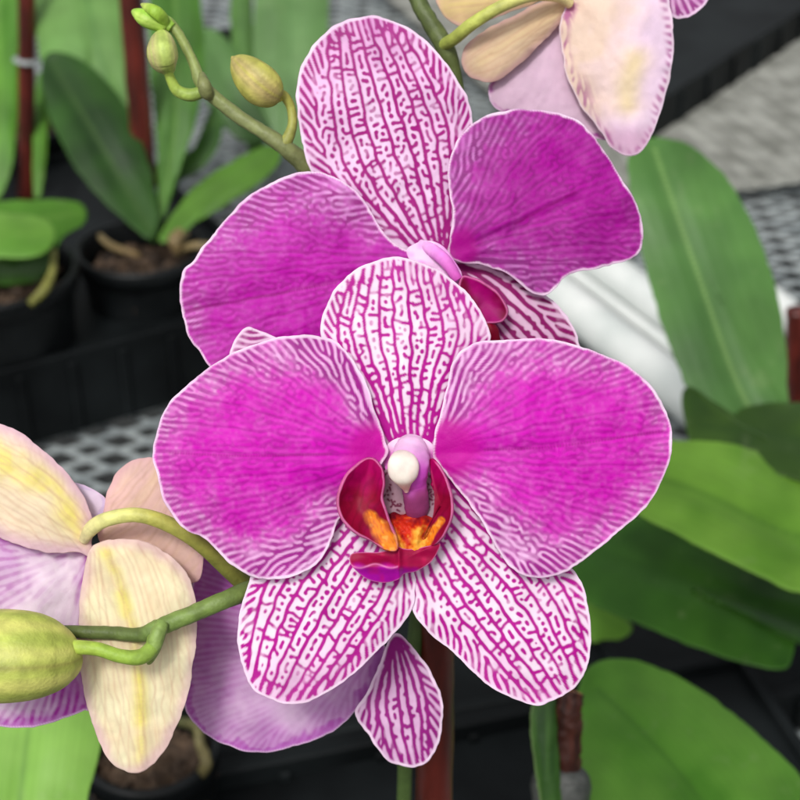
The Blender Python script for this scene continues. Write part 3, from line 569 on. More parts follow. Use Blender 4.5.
def t2col(x, y, rr, ed):
    n = NZ(x, y, 20)*.5+NZ2(x, y, 8)*.25
    c = mix(lin(238, 212, 194), lin(240, 214, 236), np.clip(sstep(595, 650, x+(y-60)*.25)+n*.5, 0, 1))
    c = mix(c, lin(244, 226, 140), np.exp(-(line_dist(x, y, [(636, 60), (628, 85), (628, 104)])/(13+5*n))**2)*.6)
    c = mix(c, lin(216, 168, 200), sstep(118, 140, y)*.7)
    v = f_.at(x, y); c = mix(c, lin(166, 50, 140), v*np.maximum(sstep(12, 3, ed+n*8), sstep(30, 8, np.hypot(x-572, (y-105)*.7)))*.8)
    return mix(c, lin(244, 220, 238), sstep(2.4, .8, ed)*.8), v*.5
blade('petal', T2, (618, 60), D5-.001, relief(2, 12, 1.5, 7, 1, 3, cen=(618, 60), crease=[(575, 10), (610, 60), (628, 110)], ca=-3, cw=10), t2col, M_PETAL, fl5)
T1 = [(568, 2), (562, 22), (537, 47), (517, 67), (497, 80), (480, 81), (466, 74), (461, 60), (467, 44), (486, 30), (520, 12), (545, 0)]
f_ = veins(T1, (566, 6), (464, 66), None, ts=[.15, -.15, .4, -.4, .65, -.65, .88, -.88], wmain=1.7, lam=6, along=7, st_net=.35, seed=51, dark=-.1)
blade('lateral_sepal', T1, (510, 45), D5, relief(2, 8, 1, 6, 1, 2, cen=(510, 45)), faded(lin(226, 202, 166), lin(218, 186, 160), [(560, 10), (520, 35), (480, 62)], 6, lin(206, 160, 164), 9, k=.2, vf=f_), M_PETAL, fl5)
T0 = [(560, -4), (540, 2), (500, 16), (470, 26), (450, 22), (438, 4), (434, -20), (470, -40), (540, -40)]
f_ = veins(T0, (560, -6), (450, 5), None, ts=[.15, -.15, .4, -.4, .65, -.65, .88, -.88], wmain=1.7, lam=6, along=7, st_net=.35, seed=50, dark=-.1)
blade('dorsal_sepal', T0, (495, -10), D5+.002, relief(0, 8, 1, 6, 1, 2, cen=(495, -10)), faded(lin(224, 196, 146), lin(214, 184, 140), [(560, -10), (500, 0), (450, 5)], 6, lin(214, 170, 170), 6, k=.3, vf=f_), M_PETAL, fl5)
T4 = [(645, -35), (650, -8), (662, 8), (677, 18), (694, 14), (709, -1), (720, -25), (690, -50)]
f_ = veins(T4, (660, -38), (690, 17), [1, .8, .6], wmain=2.2, lam=6.5, along=4, seed=43)
blade('petal', T4, (682, -12), D5+.004, relief(0, 5, 1, 6, 1, 1, cen=(682, -12)), veined_col(f_, .45, vein=lin(150, 16, 130), mag=MB), M_PETAL, fl5)
tube('pedicel', [(442, 46, D5+.002), (455, 38, D5-.003), (472, 24, D5-.007), (500, 7, D5-.009), (530, -4, D5-.008), (556, -4, D5-.005), (570, 4, D5-.002)], [6.5, 6.5, 6.5, 6.2, 6, 6, 5], M_STEM, fl5,
     colf=grad([(0, lin(150, 164, 72)), (.4, lin(188, 196, 96)), (1, lin(226, 206, 150))], .08))

# ================================================================== STEMS WITH BUDS
def budcol(ca, cb, cc, n=3, ph=0):
    def f(s, th):
        c = mix(ca, cb, np.clip(.5+.5*np.cos(n*th+ph)+.3*NZ(th*10, s*60, 9), 0, 1))
        c = mix(c, cc, sstep(.75, 1, s)*.5+sstep(.95, 1.0, np.cos(n*th+ph+3.14))*.5)
        return c*(1+.1*np.sin(th*24+s*5))[:, None]
    return f
st1 = empty('flower_stem', P(303, 165, .332), 'grey green flower stem tip with three buds, upper left of the flowers', 'flower stem', 'budded orchid stems')
SG = [(0, lin(112, 118, 74)), (.5, lin(128, 136, 86)), (.85, lin(150, 166, 92)), (1, lin(150, 190, 80))]
ds = .330
tube('stem', [(345, 200, ds+.006), (322, 180, ds+.004), (300, 160, ds+.002), (279, 143, ds), (258, 129, ds), (237, 115.5, ds), (204.5, 88, ds), (193.5, 63, ds), (181, 38, ds), (168, 22, ds), (160, 18, ds)], [9, 9, 9.5, 8, 7.2, 7, 6.8, 5.2, 5, 5.5, 3], M_STEM, st1, colf=grad(SG, .14), nz=.06)
b = tube('bud', [(157, 34, ds-.002), (159.5, 35.5, ds-.002), (162, 43, ds-.003), (163, 53, ds-.004), (165, 62, ds-.003), (168, 70, ds-.002), (169, 74, ds-.002)], [1.5, 8, 13.5, 15.5, 14, 8.5, 4], M_STEM, st1, sides=40, lobes=(3, .06),
     colf=budcol(lin(196, 188, 128), lin(178, 198, 100), lin(150, 190, 70)))
tube('bud_stalk', [(168, 70, ds-.002), (171, 80, ds-.001), (178, 91, ds), (191, 95, ds), (204, 91, ds)], [4.5, 5, 6, 6.5, 6], M_STEM, b, colf=grad([(0, lin(176, 200, 84)), (1, lin(140, 164, 78))]))
b = tube('bud', [(231.5, 56.5, ds-.002), (234, 59, ds-.002), (241, 65.5, ds-.003), (251, 75, ds-.004), (262, 85, ds-.004), (272, 92, ds-.003), (279, 95, ds-.002), (281, 95, ds-.002)], [.8, 4, 12, 18, 20, 16, 8, 4], M_STEM, st1, sides=40, lobes=(3, .09),
     colf=budcol(lin(186, 168, 108), lin(178, 176, 84), lin(202, 200, 80), 3, 1.0))
tube('bud_stalk', [(277, 92, ds-.002), (285, 97, ds-.001), (291, 108, ds), (292.5, 124, ds), (288, 138, ds), (282, 146, ds)], [5, 5, 4.6, 4.8, 6, 7], M_STEM, b, colf=grad([(0, lin(178, 178, 84)), (1, lin(146, 150, 78))]))
b = tube('bud', [(133, 11, ds-.001), (137, 13, ds-.002), (146, 18, ds-.003), (158, 22, ds-.002), (166, 24, ds-.001), (172, 28, ds-.001)], [2, 5, 8.5, 8.5, 7, 5], M_STEM, st1, sides=24, lobes=(2, .12), colf=budcol(lin(178, 206, 96), lin(150, 196, 66), lin(140, 180, 60)))
tube('bract', [(141, 4, ds-.002), (147, 7, ds-.004), (156, 12, ds-.005), (164, 20, ds-.003), (168, 27, ds-.001)], [1, 4.5, 6.5, 6, 3], M_STEM, b, sides=20, flat=.6, colf=grad([(0, lin(206, 214, 120)), (.4, lin(150, 188, 60)), (1, lin(150, 186, 76))]))
tube('bract', [(202, 74, ds-.001), (204, 84, ds-.003), (207, 93, ds-.002), (212, 98, ds)], [3, 6.6, 7, 3], M_STEM, st1, sides=18, colf=grad([(0, lin(132, 138, 88)), (1, lin(120, 124, 76))]))

st2 = empty('flower_stem', P(247, 590, D3+.004), 'thick green flower stem at lower left, holding a fat striped bud at the edge', 'flower stem', 'budded orchid stems')
dq = D3-.008
tube('stem', [(300, 575, .322), (272, 582, .316), (247, 591, dq+.004), (220, 602, dq), (192, 614, dq), (170, 623, dq), (154, 630, dq), (140, 635, dq+.001), (110, 633, dq+.003), (78, 632, dq+.004), (40, 630, dq+.006)], [9, 9.5, 9.5, 9, 8.8, 8.6, 9, 7.5, 6.8, 6.5, 5], M_STEM, st2,
     colf=grad([(0, lin(92, 108, 56)), (.35, lin(112, 134, 66)), (.58, lin(122, 148, 76)), (.7, lin(94, 112, 58)), (.85, lin(88, 102, 54)), (1, lin(90, 104, 50))], .16), nz=.05)
tube('bract', [(163, 622, dq-.002), (158, 634, dq-.003), (154, 648, dq-.003), (150, 660, dq-.002), (148, 664, dq-.001)], [6, 8, 7, 4, 1], M_STEM, st2, sides=20, colf=grad([(0, lin(124, 150, 76)), (.6, lin(136, 160, 84)), (1, lin(110, 130, 60))]))
b = tube('bud', [(73, 650, dq), (70, 651, dq), (60, 654, dq-.002), (45, 656, dq-.004), (20, 657, dq-.006), (-10, 657, dq-.005), (-40, 655, dq-.003), (-52, 654, dq)], [6, 17, 31, 40, 45.5, 45, 30, 5], M_STEM, st2, sides=64, lobes=(3, .03),
     colf=lambda s, th: mix(mix(lin(206, 206, 112), lin(174, 188, 84), np.clip(.5+.5*np.sin(th*9)+.4*NZ(th*12, s*40, 8), 0, 1)), lin(150, 146, 74), np.clip(sstep(.93, 1, np.sin(th*3+.9))*.8+sstep(.2, 0, s)*.4, 0, 1)))
tube('bud_stalk', [(62, 648, dq-.004), (72, 647, dq-.005), (97, 649, dq-.006), (120, 656, dq-.006), (140, 657, dq-.005), (152, 648, dq-.003), (154, 638, dq-.001)], [8, 7.5, 7, 7, 8, 8, 7], M_STEM, b, colf=grad([(0, lin(188, 202, 92)), (.4, lin(150, 182, 66)), (1, lin(136, 166, 76))], .08))

st3 = empty('flower_stem', P(418, -10, D5+.01), 'dark green flower stem carrying the pale flower at the top edge', 'flower stem')
tube('stem', [(404, -40, D5+.006), (418, 0, D5+.004), (430, 22, D5+.003), (444, 46, D5+.002), (454, 75, D5+.004), (458, 120, D5+.006), (455, 200, D5+.01), (440, 400, D5+.02), (420, 600, D5+.035), (408, 700, D5+.045), (404, 820, D5+.06), (404, 1000, D5+.09)], [8, 8.5, 8.5, 9.5, 8, 8, 8, 8, 8, 7.5, 7.5, 7.5], M_STEM, st3,
     colf=grad([(0, lin(88, 102, 58)), (.3, lin(92, 104, 56)), (.7, lin(70, 90, 44)), (1, lin(70, 92, 44))], .16), nz=.06)

# ================================================================== LEAVES
def leafcol(c0, c1, mid, mc, under=None):
    def f(x, y, rr, ed):
        n = NZ(x, y, 60)*.5+NZ2(x, y, 22)*.3
        ld = line_dist(x, y, mid)
        c = mix(c0, c1, np.clip(.5+n+.004*(ld-20), 0, 1))
        c = c*(1+.03*np.sin(ld*.9+NZ(x, y, 30)*2))[:, None]
        c = mix(c, mc, np.exp(-(ld/2.2)**2)*.85); c = mix(c, c1*1.25, sstep(4, 1, ed)*.35)
        c = c*(1+.16*NZ2(x+300, y, 150))[:, None]; c = mix(c, lin(150, 160, 120), sstep(.85, .98, NZ2(x, y, 5))*.12+sstep(.35, .8, NZ(x+90, y, 34))*sstep(.1, .6, NZ2(x, y, 9))*.10)
        return c, np.zeros(len(x))
    return f
def leaf(parent, pts, cen, d, g, mid, c0, c1, mc, fold=5, dome=8, nz=5, step=4):
    cx, cy = cen
    dep = lambda x, y: d+g[0]*(x-cx)+g[1]*(y-cy)
    def zf(x, y, rr, ed, ang):
        ld = line_dist(x, y, mid)
        return dome*(1-rr**2)-fold*np.exp(-(ld/12)**2)+nz*NZ(x, y, 80)+.08*np.sin(ld*.5)
    return blade('leaf', pts, cen, dep, zf, leafcol(c0, c1, mid, mc), M_LEAF, parent, step=step, thick=.0012)
def pot(parent, loc, r, h, mat=None, rim=.003, kind='round'):
    lathe('pot', [(r*.78, 0), (r*.80, .002), (r*.93, h-.016), (r*.94, h-.014), (r, h-.013), (r+.001, h-.002), (r, h), (r-.0025, h), (r-.004, h-.004), (r*.88, h-.02), (r*.80, h*.3), (0, h*.3)], loc, mat or M_PLASTIC, parent, sides=64)
    rb = np.random.default_rng(int(r*1e5)+int(abs(loc[0])*1e4)); vs = []; fs = []
    n = 190
    for i in range(n):      # bark chips
        a = rb.uniform(0, 6.28); q = r*.70*math.sqrt(rb.random()); c = np.array([loc[0]+q*math.cos(a), loc[1]+q*math.sin(a), loc[2]+h-.022+rb.uniform(-.004, .006)])
        s = rb.uniform(.003, .009, 3)*np.array([1.3, .8, .5]); Rm, _ = np.linalg.qr(rb.normal(size=(3, 3))); b0 = len(vs)
        for sx in (-1, 1):
            for sy in (-1, 1):
                for sz in (-1, 1): vs.append(c+Rm@(s*np.array([sx, sy, sz])*rb.uniform(.6, 1.1)))
        for q4 in ((0, 1, 3, 2), (4, 6, 7, 5), (0, 4, 5, 1), (2, 3, 7, 6), (0, 2, 6, 4), (1, 5, 7, 3)): fs.append(tuple(b0+k for k in q4))
    # bed under the chips
    b0 = len(vs); m = 32
    for j in range(m): vs.append(np.array([loc[0]+r*.86*math.cos(j*6.2832/m), loc[1]+r*.86*math.sin(j*6.2832/m), loc[2]+h-.026]))
    fs.append(tuple(range(b0, b0+m)))
    link('potting_bark', vs, fs, M_BARK, parent, smooth=False)
GR = lambda r, g, b: lin(r, g*1.0, b*.9, .9)
GG = 'potted orchids on the bench'
# --- plant behind, left of centre
A0 = G(140, 246, .10); A0[2] = .008
pl = empty('potted_orchid', A0, 'potted orchid in a round black pot at upper left with broad dark leaf', 'potted plant', GG)
pot(pl, A0, .046, .092)
leaf(pl, [(150, 240), (128, 222), (92, 190), (62, 145), (44, 98), (42, 62), (60, 52), (95, 70), (128, 110), (148, 160), (158, 215)], (100, 135), 1.10, (0, -.0004), [(152, 235), (110, 160), (52, 62)], GR(28, 58, 20), GR(52, 92, 34), GR(62, 92, 44))
leaf(pl, [(152, 245), (158, 215), (158, 150), (152, 80), (150, 10), (158, -40), (185, -45), (200, 0), (204, 60), (196, 120), (176, 180), (160, 230)], (175, 80), 1.12, (0, -.0003), [(154, 240), (176, 120), (174, -40)], GR(66, 110, 44), GR(84, 132, 56), GR(110, 150, 80))
leaf(pl, [(158, 240), (172, 214), (196, 186), (234, 160), (268, 146), (282, 152), (272, 172), (240, 196), (204, 218), (172, 240)], (225, 186), 1.08, (0, -.0004), [(164, 236), (220, 188), (278, 152)], GR(74, 118, 40), GR(96, 142, 56), GR(84, 124, 50))
leaf(pl, [(152, 235), (150, 180), (160, 160), (190, 150), (208, 128), (212, 104), (222, 118), (218, 146), (200, 170), (174, 186), (162, 222)], (190, 158), 1.13, (0, -.0003), [(154, 230), (165, 172), (214, 120)], GR(50, 90, 34), GR(74, 120, 48), GR(84, 124, 50), fold=2, dome=3)
for (pp, rr_) in (([(176, 254, 1.07), (192, 246, 1.06), (215, 248, 1.06), (236, 262, 1.07)], [3, 4, 4, 2]), ([(100, 236, 1.09), (112, 246, 1.07), (140, 256, 1.06)], [3, 4, 3]), ([(184, 232, 1.07), (176, 240, 1.06), (178, 252, 1.06)], [6, 8, 4])):
    tube('root', pp, rr_, M_STEM, pl, colf=grad([(0, GR(140, 124, 96)), (1, GR(104, 84, 56))], .3), nz=.15)
# --- pot at the left edge
B0 = G(-8, 268, .115); B0[2] = .008
pl = empty('potted_orchid', B0, 'potted orchid in a black pot at the left edge with two rounded bright green leaves', 'potted plant', GG)
pot(pl, B0, .057, .107)
leaf(pl, [(-40, 205), (-10, 202), (30, 200), (70, 200), (86, 208), (84, 224), (62, 238), (50, 262), (20, 262), (-30, 262)], (25, 232), 1.05, (.0003, -.0006), [(-40, 232), (20, 222), (84, 212)], GR(70, 122, 40), GR(96, 150, 56), GR(110, 160, 70), fold=3)
leaf(pl, [(-50, 214), (-10, 212), (25, 214), (48, 220), (55, 234), (50, 248), (36, 256), (10, 258), (-20, 256), (-50, 258)], (5, 235), .99, (0, -.0007), [(-50, 236), (0, 234), (52, 234)], GR(98, 150, 58), GR(124, 172, 80), GR(110, 160, 66), fold=2)
leaf(pl, [(-50, 250), (0, 255), (38, 254), (52, 240), (56, 250), (44, 276), (20, 284), (-40, 284)], (10, 268), 1.01, (0, 0), [(-40, 268), (30, 268), (50, 250)], GR(52, 92, 30), GR(66, 108, 38), GR(52, 92, 30), fold=0, dome=4)
tube('root', [(54, 250, 1.0), (52, 272, .99), (44, 290, .98), (30, 304, .98)], [3, 4, 5, 4], M_STEM, pl, colf=grad([(0, GR(150, 150, 90)), (1, GR(110, 110, 50))], .3), nz=.12)
# --- plants behind the left ones
C0 = G(30, 150, .05); C0[2] = .0
pl = empty('potted_orchid', C0, 'potted orchid far at upper left with tall narrow green leaves beside a stake', 'potted plant', GG)
pot(pl, C0, .05, .08)
leaf(pl, [(-10, 200), (4, 190), (14, 150), (20, 80), (22, 20), (14, -40), (-20, -40), (-30, 60), (-24, 160)], (-2, 80), 1.24, (0, -.0003), [(-4, 195), (0, 80), (-4, -40)], GR(64, 116, 34), GR(92, 146, 52), GR(110, 160, 70))
leaf(pl, [(34, 196), (32, 150), (34, 100), (40, 70), (47, 100), (47, 150), (42, 192)], (39, 135), 1.22, (0, -.0003), [(37, 195), (39, 75)], GR(64, 112, 36), GR(92, 140, 52), GR(80, 130, 50), fold=1, dome=3)
leaf(pl, [(70, 120), (52, 90), (38, 50), (36, 0), (44, -50), (100, -60), (132, -20), (140, 40), (140, 100), (134, 128), (110, 112), (90, 92)], (92, 25), 1.18, (0, -.0004), [(120, 120), (96, 40), (78, -50)], GR(94, 140, 76), GR(112, 154, 92), GR(92, 138, 78), dome=14)
H0 = G(250, 70, .05); H0[2] = 0
pl = empty('potted_orchid', H0, 'potted orchid farthest back at the top, with wide pale grey green leaves', 'potted plant', GG)
pot(pl, H0, .05, .08)
leaf(pl, [(262, 110), (254, 70), (254, 10), (258, -50), (300, -60), (326, -20), (328, 40), (322, 90), (312, 150), (290, 160)], (290, 40), 1.30, (0, -.0003), [(290, 150), (290, 40), (288, -50)], GR(98, 138, 88), GR(114, 152, 104), GR(92, 134, 82))
leaf(pl, [(262, 140), (240, 140), (212, 112), (196, 76), (194, 40), (210, 28), (232, 44), (252, 80), (268, 120)], (230, 84), 1.34, (0, -.0003), [(262, 138), (230, 90), (202, 36)], GR(84, 126, 74), GR(100, 142, 88), GR(84, 126, 70))
leaf(pl, [(252, 160), (238, 110), (232, 60), (230, 0), (232, -50), (244, -50), (252, 0), (254, 60), (262, 110), (264, 160)], (244, 50), 1.38, (0, -.0003), [(256, 158), (243, 50), (238, -50)], GR(88, 130, 70), GR(100, 144, 80), GR(84, 126, 70), fold=1)
# --- big leaved plant at the right
K0 = G(900, 520, .05); K0[2] = .0
pl = empty('potted_orchid', K0, 'potted orchid at the right edge with four huge strap leaves, one standing upright', 'potted plant', GG)
pot(pl, K0, .06, .095)
leaf(pl, [(800, 470), (752, 440), (716, 418), (690, 392), (668, 340), (646, 270), (632, 200), (628, 160), (640, 142), (664, 138), (694, 148), (728, 180), (756, 230), (776, 290), (786, 350), (790, 410), (806, 450)], (710, 280), .76, (0, -.0002), [(795, 460), (745, 400), (700, 280), (672, 200), (655, 150)], GR(66, 106, 56), GR(84, 128, 68), GR(132, 168, 106), fold=2.5, dome=6, step=3)
leaf(pl, [(860, 400), (800, 402), (765, 404), (742, 408), (727, 418), (712, 408), (694, 388), (683, 390), (682, 408), (688, 432), (696, 446), (740, 462), (800, 480), (860, 500)], (770, 440), .70, (.0, -.0006), [(860, 450), (780, 436), (700, 425)], GR(36, 64, 22), GR(62, 92, 34), GR(44, 74, 28), fold=3)
leaf(pl, [(880, 610), (800, 592), (760, 575), (712, 552), (674, 532), (640, 514), (612, 490), (610, 460), (640, 446), (690, 440), (740, 446), (800, 468), (880, 490)], (735, 508), .66, (.0001, -.0005), [(880, 560), (780, 530), (700, 492), (625, 470)], GR(82, 130, 36), GR(112, 158, 60), GR(72, 116, 36), fold=5, step=3.5)
leaf(pl, [(880, 620), (820, 590), (760, 560), (690, 532), (640, 516), (604, 520), (576, 545), (574, 580), (590, 602), (640, 624), (700, 648), (750, 664), (782, 668), (794, 655), (796, 630), (820, 640), (880, 680)], (690, 590), .72, (.0, -.0005), [(880, 650), (760, 610), (680, 580), (590, 548)], GR(38, 80, 22), GR(66, 116, 38), GR(52, 96, 32), fold=4, step=3.5)
leaf(pl, [(590, 640), (580, 610), (588, 596), (608, 602), (626, 618), (632, 630), (620, 639), (604, 640)], (604, 622), .80, (0, -.0004), [(584, 606), (626, 632)], GR(96, 146, 50), GR(112, 158, 62), GR(92, 140, 50), fold=1, dome=3)
# --- bottom right plant
pl = empty('potted_orchid', G(640, 1000, 0), 'orchid at the bottom right corner showing one broad glossy fresh green leaf', 'potted plant', GG)
leaf(pl, [(600, 860), (584, 800), (576, 740), (578, 690), (590, 666), (620, 658), (660, 668), (710, 696), (760, 736), (800, 776), (850, 850), (780, 900), (680, 900)], (685, 770), .56, (.0, -.0004), [(740, 880), (700, 800), (650, 740), (598, 690)], GR(72, 128, 34), GR(98, 152, 56), GR(62, 110, 32), fold=4, dome=14, step=3.5)
pot(pl, G(640, 1000, 0), .05, .08)
# --- bottom left plant
pl = empty('potted_orchid', G(-20, 1000, 0), 'orchid at the bottom left corner showing one light green leaf below the bud', 'potted plant', GG)
leaf(pl, [(-60, 860), (-60, 700), (-20, 670), (40, 668), (86, 680), (104, 715), (100, 750), (88, 800), (74, 870)], (20, 770), .52, (.0, -.0002), [(14, 870), (22, 780), (34, 690)], GR(118, 168, 74), GR(136, 184, 92), GR(92, 136, 62), dome=10, step=3.5)
pot(pl, G(-20, 1000, 0), .05, .08)
# --- small pot under the yellow sepal
N0 = G(150, 742, .075); N0[2] = .004
pl = empty('potted_orchid', N0, 'leafless potted orchid in black pot under the yellowed sepal, one pale root over the rim', 'potted plant', GG)
pot(pl, N0, .032, .071)
tube('root', [(180, 722, .70), (196, 726, .69), (200, 744, .685), (206, 764, .68), (196, 780, .69), (184, 792, .70)], [5, 5.5, 5, 6, 4.5, 3], M_STEM, pl, colf=grad([(0, GR(84, 88, 60)), (.5, GR(128, 118, 84)), (1, GR(70, 66, 46))], .3), nz=.12)

# ================================================================== STAKES AND THE CUT STEM
def stake(px0, py0, z0, px1, py1, r, label, clip=None):
    a = G(px0, py0, z0); b = V(px1, py1, a[1]-.0)
    e = empty('support_stake', a, label, 'stake', 'red brown plant stakes')
    tube('rod', [a, a*.66+b*.34, a*.33+b*.67, b], [r*1.05, r, r, r*.95], M_STAKE, e, sides=16, world=1, nz=.05)
    if clip:
        c = a*(1-clip)+b*clip; d = (b-a)/np.linalg.norm(b-a)
        tube('clip', [c-d*.002, c, c+d*.002], [r*1.1, r*1.6, r*1.1], M_WIRE, e, world=1)
    return e
stake(26, 198, .06, 27, -40, .0068, 'red brown stake nearest the left edge, between green leaves', .6)
stake(150, 246, .07, 128, -40, .0085, 'red brown stake leaning left out of the round black pot', .22)
stake(249, 90, .06, 246, -40, .005, 'thin red brown stake behind the pointed bud')
stake(797, 420, .05, 797, 310, .007, 'red brown stake cut off by the right edge')
e = empty('support_stake', P(434, 1100, .50), 'thick red brown stake running straight down below the front flower', 'stake', 'red brown plant stakes')
tube('rod', [(440, 380, .352), (438, 500, .362), (437, 640, .385), (436, 720, .40), (434, 800, .415), (432, 1000, .46), (431, 1100, .49)], [15, 16, 17, 18, 19, 20, 20], M_STAKE, e, sides=24, nz=.03)
cs = empty('cut_stem', P(560, 830, .50), 'cut brown flower stem with green sheath standing in a grey sleeve', 'cut stem')
ct = tube('stub', [(566, 830, .50), (566, 800, .495), (566, 770, .49), (567, 735, .487), (568, 712, .485), (570, 695, .484), (571, 690.5, .484)], [13, 13, 13.5, 14, 13.5, 12.5, 11], M_STEM, cs, sides=40, nz=.16,
     colf=lambda s, th: mix(mix(lin(52, 24, 18), lin(92, 48, 36), np.clip(.5+.8*NZ(th*14, s*40, 6), 0, 1)), lin(210, 130, 90), np.clip(sstep(.93, .99, s)+sstep(.55, .8, NZ2(th*8, s*60, 9))*.8, 0, 1)))
f0 = lambda x, y, rr, ed: (mix(lin(46, 84, 30), lin(74, 118, 46), np.clip(.5+NZ(x*2, y*.3, 9)*.8, 0, 1))*1.0, np.zeros(len(x)))
def f1(x, y, rr, ed):
    c, v = f0(x, y, rr, ed); return mix(c, lin(128, 158, 96), sstep(3, 1, ed)*(x < 545)*.8), v
blade('sheath', [(536, 700), (548, 694), (556, 702), (558, 740), (561, 790), (560, 830), (545, 830), (538, 790), (532, 745), (530, 712)], (546, 760), .483, relief(0, 6, 0, 3, 0, .6, cen=(546, 760)), f1, M_LEAF, cs, step=1.5, thick=.001)
tube('sleeve', [(562, 850, .50), (561, 820, .497), (561, 797, .494), (561, 787, .493), (561, 783, .493), (561, 786, .493), (561, 796, .494)], [25, 27, 29, 30.5, 30, 28.5, 27], mat_noise('grey_sleeve', (.05, .055, .05), (.12, .125, .115), 200, .5), cs, sides=48, caps=False)
tube('flower_spike', [(414, 640, .40), (404, 700, .43)], [7, 7], M_STEM, None, colf=grad([(0, lin(70, 100, 44)), (1, lin(70, 100, 44))])) if False else None

# ================================================================== BENCH
fx = G(400, 400, -.75)
fo = link('floor', [(-6, -4, -.75), (6, -4, -.75), (6, 9, -.75), (-6, 9, -.75)], [(0, 1, 2, 3)], M_FLOOR, smooth=False); tag(fo, kind='structure')
def lattice(name, x0, x1, y0, y1, z, cx, cy, w, rz=0.0, parent=None, th=.0016):
    v = []; f = []; nx = int((x1-x0)/cx); ny = int((y1-y0)/cy)
    c, s = math.cos(rz), math.sin(rz)
    def add(a, b, wid):
        d = np.array(b)-np.array(a); d = d/np.linalg.norm(d); n = np.array([-d[1], d[0]])*wid/2; k = len(v)
        for q in (np.array(a)-n, np.array(b)-n, np.array(b)+n, np.array(a)+n): v.append((q[0]*c-q[1]*s, q[0]*s+q[1]*c, z))
        f.append((k, k+1, k+2, k+3))
    for j in range(ny):
        for i in range(nx):
            X = x0+i*cx; Y = y0+j*cy; h = .0
            k0 = len(v); add((X, Y+cy/2), (X+cx/2, Y), w); add((X+cx/2, Y), (X+cx, Y+cy/2), w); add((X+cx, Y+cy/2), (X+cx/2, Y+cy), w); add((X+cx/2, Y+cy), (X, Y+cy/2), w)
            for t in range(k0, len(v)): v[t] = (v[t][0], v[t][1], v[t][2]+(((t-k0)//4) % 4)*.0007)
    o = link(name, v, f, M_WIRE, parent, smooth=False); m = o.modifiers.new('t', 'SOLIDIFY'); m.thickness = th
    return o
be = empty('mesh_bench', (0, 1.2, -.005), 'galvanised expanded metal bench top showing through between the black trays', 'bench')
lattice('mesh_top', -.9, 1.3, .25, 2.6, -.006, .038, .023, .0046, 0, be)
for q_ in [(-.95, 1.35, .22, .25, -.05, .0), (-.95, 1.35, 2.6, 2.63, -.05, .0), (-.95, 1.35, 1.4, 1.42, -.05, -.012)]: boxes('frame_rail', [q_], M_WIRE, be)
TR = 'black nursery trays on the bench'
def tray(a, b, wid, h, label, side=1, front=0, holes=()):
    """a->b is the long visible edge of the top, the tray lies to the left of it"""
    a = np.array(a); b = np.array(b); d = b-a; L = np.linalg.norm(d[:2]); ang = math.atan2(d[1], d[0])
    e = empty('nursery_tray', (a[0], a[1], 0), label, 'tray', TR)
    boxes('deck', [(0.004, L-.004, .004, wid-.004, h-.012, h-.006)], M_TRAY, e, .001, ang, (a[0], a[1], 0))
    boxes('rim', [(0, L, 0, .006, .002, h), (0, L, wid-.006, wid, .002, h), (0, .006, .006, wid-.006, .002, h-.001), (L-.006, L, .006, wid-.006, .002, h-.001)]+[(L*k/9+.004, L*k/9+.010, -.003, 0, .004, h-.006) for k in range(9)], M_TRAY, e, .0018, ang, (a[0], a[1], 0))
    return e
tray(G(-160, 415, .065), G(300, 292, .065), .34, .065, 'black tray under the two black pots at the left')
tray(G(652, 106, .05), G(860, -28, .05), .17, .05, 'black tray behind the pale flower at the top right edge')
tray(G(-260, 870, .045), G(640, 690, .045), .22, .045, 'black tray crossing below the front flower, lit along its edge')
tray(G(560, 768, .03), G(960, 640, .03), .18, .03, 'black tray in the shade behind the bottom right leaf')
tray(G(-300, 1150, .04), G(900, 880, .04), .16, .04, 'black tray nearest the viewer, only its far side in the picture')
# finer weathered mesh panel in the distance, right
M_OLD = mat_noise('weathered_mesh', lin(126, 127, 120), lin(172, 173, 166), 30, .7, .3)
wm = empty('wire_shelf', G(760, 110, .01), 'weathered fine metal mesh panel lying beyond the upright leaf at upper right', 'wire shelf')
q0 = G(900, 178, .012); o_ = lattice('mesh_top', 0, .9, -.03, .75, 0, .022, .0062, .0034, .32, None)
o_.data.materials[0] = M_OLD; o_.parent = wm; a_ = G(600, 195, .012); o_.location = Vector([float(v) for v in a_])-wm.location
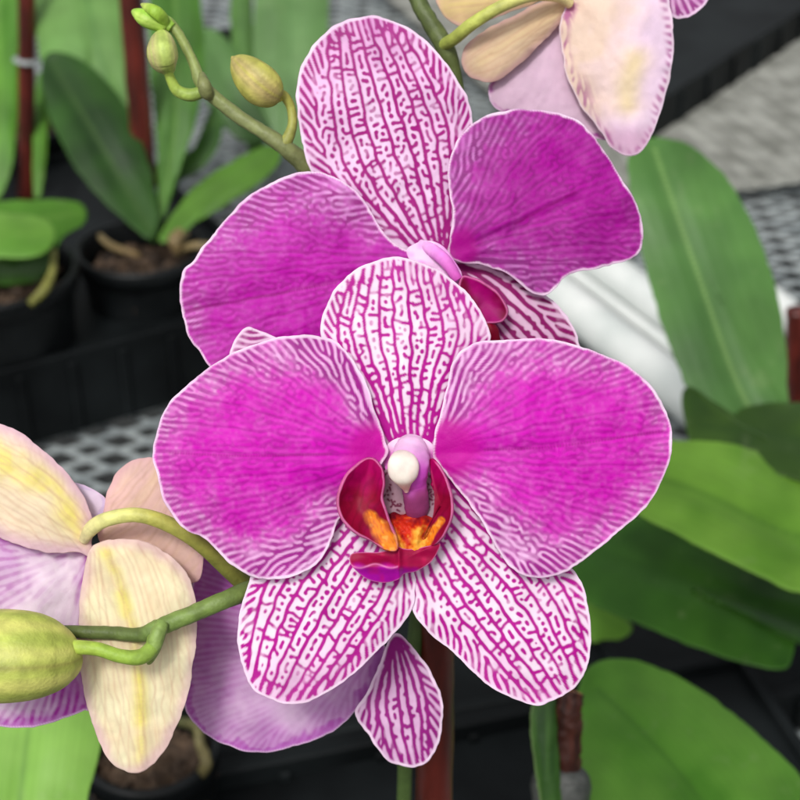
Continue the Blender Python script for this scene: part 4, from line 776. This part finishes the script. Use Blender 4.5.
# white rails
def rail(a, b, z, r, label):
    A = G(*a, z); B = G(*b, z)
    o = tube('white_rail', [A, A*.5+B*.5, B], [r, r, r], M_WHITE, None, world=1, sides=32); tag(o, label, 'rail', 'white rails across the bench'); return o
rail((470, 226), (760, 456), .03, .016, 'white round rail nearer the front flower, emerging beside its right petal')
rail((548, 226), (848, 444), .03, .015, 'white round rail running behind the upright leaf')
rail((505, 222), (800, 446), .022, .0055, 'thin white rod lying in the gap between the two white rails')
rail((700, 246), (900, 406), .02, .013, 'white round rail between the upright leaf and the right edge')

# ================================================================== CAMERA, LIGHT, WORLD
sc = bpy.context.scene
cam = bpy.data.cameras.new('camera'); co = bpy.data.objects.new('camera', cam); C.objects.link(co); sc.camera = co
co.location = (0, 0, CH); co.rotation_euler = (math.pi/2-PITCH, 0, 0)
cam.sensor_width = 36; cam.lens = F/800*36; cam.clip_start = .01; cam.clip_end = 50
cam.dof.use_dof = True; cam.dof.focus_distance = .300; cam.dof.aperture_fstop = 26
sc.render.resolution_x = sc.render.resolution_y = 1024
w = bpy.data.worlds.new('World'); sc.world = w; w.use_nodes = True; nt = w.node_tree
sk = nt.nodes.new('ShaderNodeTexSky'); sk.sky_type = 'NISHITA'; sk.sun_disc = False; EL, AZ = R(52), R(200)
sk.sun_elevation = EL; sk.sun_rotation = AZ; sk.dust_density = 4; sk.ozone_density = .5
hs = nt.nodes.new('ShaderNodeHueSaturation'); hs.inputs['Saturation'].default_value = .15
nt.links.new(sk.outputs[0], hs.inputs['Color']); nt.links.new(hs.outputs[0], nt.nodes['Background'].inputs['Color'])
nt.nodes['Background'].inputs['Strength'].default_value = .12
su = bpy.data.lights.new('sun', 'SUN'); so = bpy.data.objects.new('sun', su); C.objects.link(so); su.energy = 1.5; su.angle = R(11); su.color = (1, .97, .92)
dv = Vector((math.sin(AZ)*math.cos(EL), math.cos(AZ)*math.cos(EL), math.sin(EL)))
so.rotation_euler = dv.to_track_quat('Z', 'Y').to_euler(); so.location = (0, 0, 3)
sc.view_settings.view_transform = 'Standard'; sc.view_settings.look = 'None'; sc.view_settings.exposure = 0.1; sc.view_settings.gamma = 1
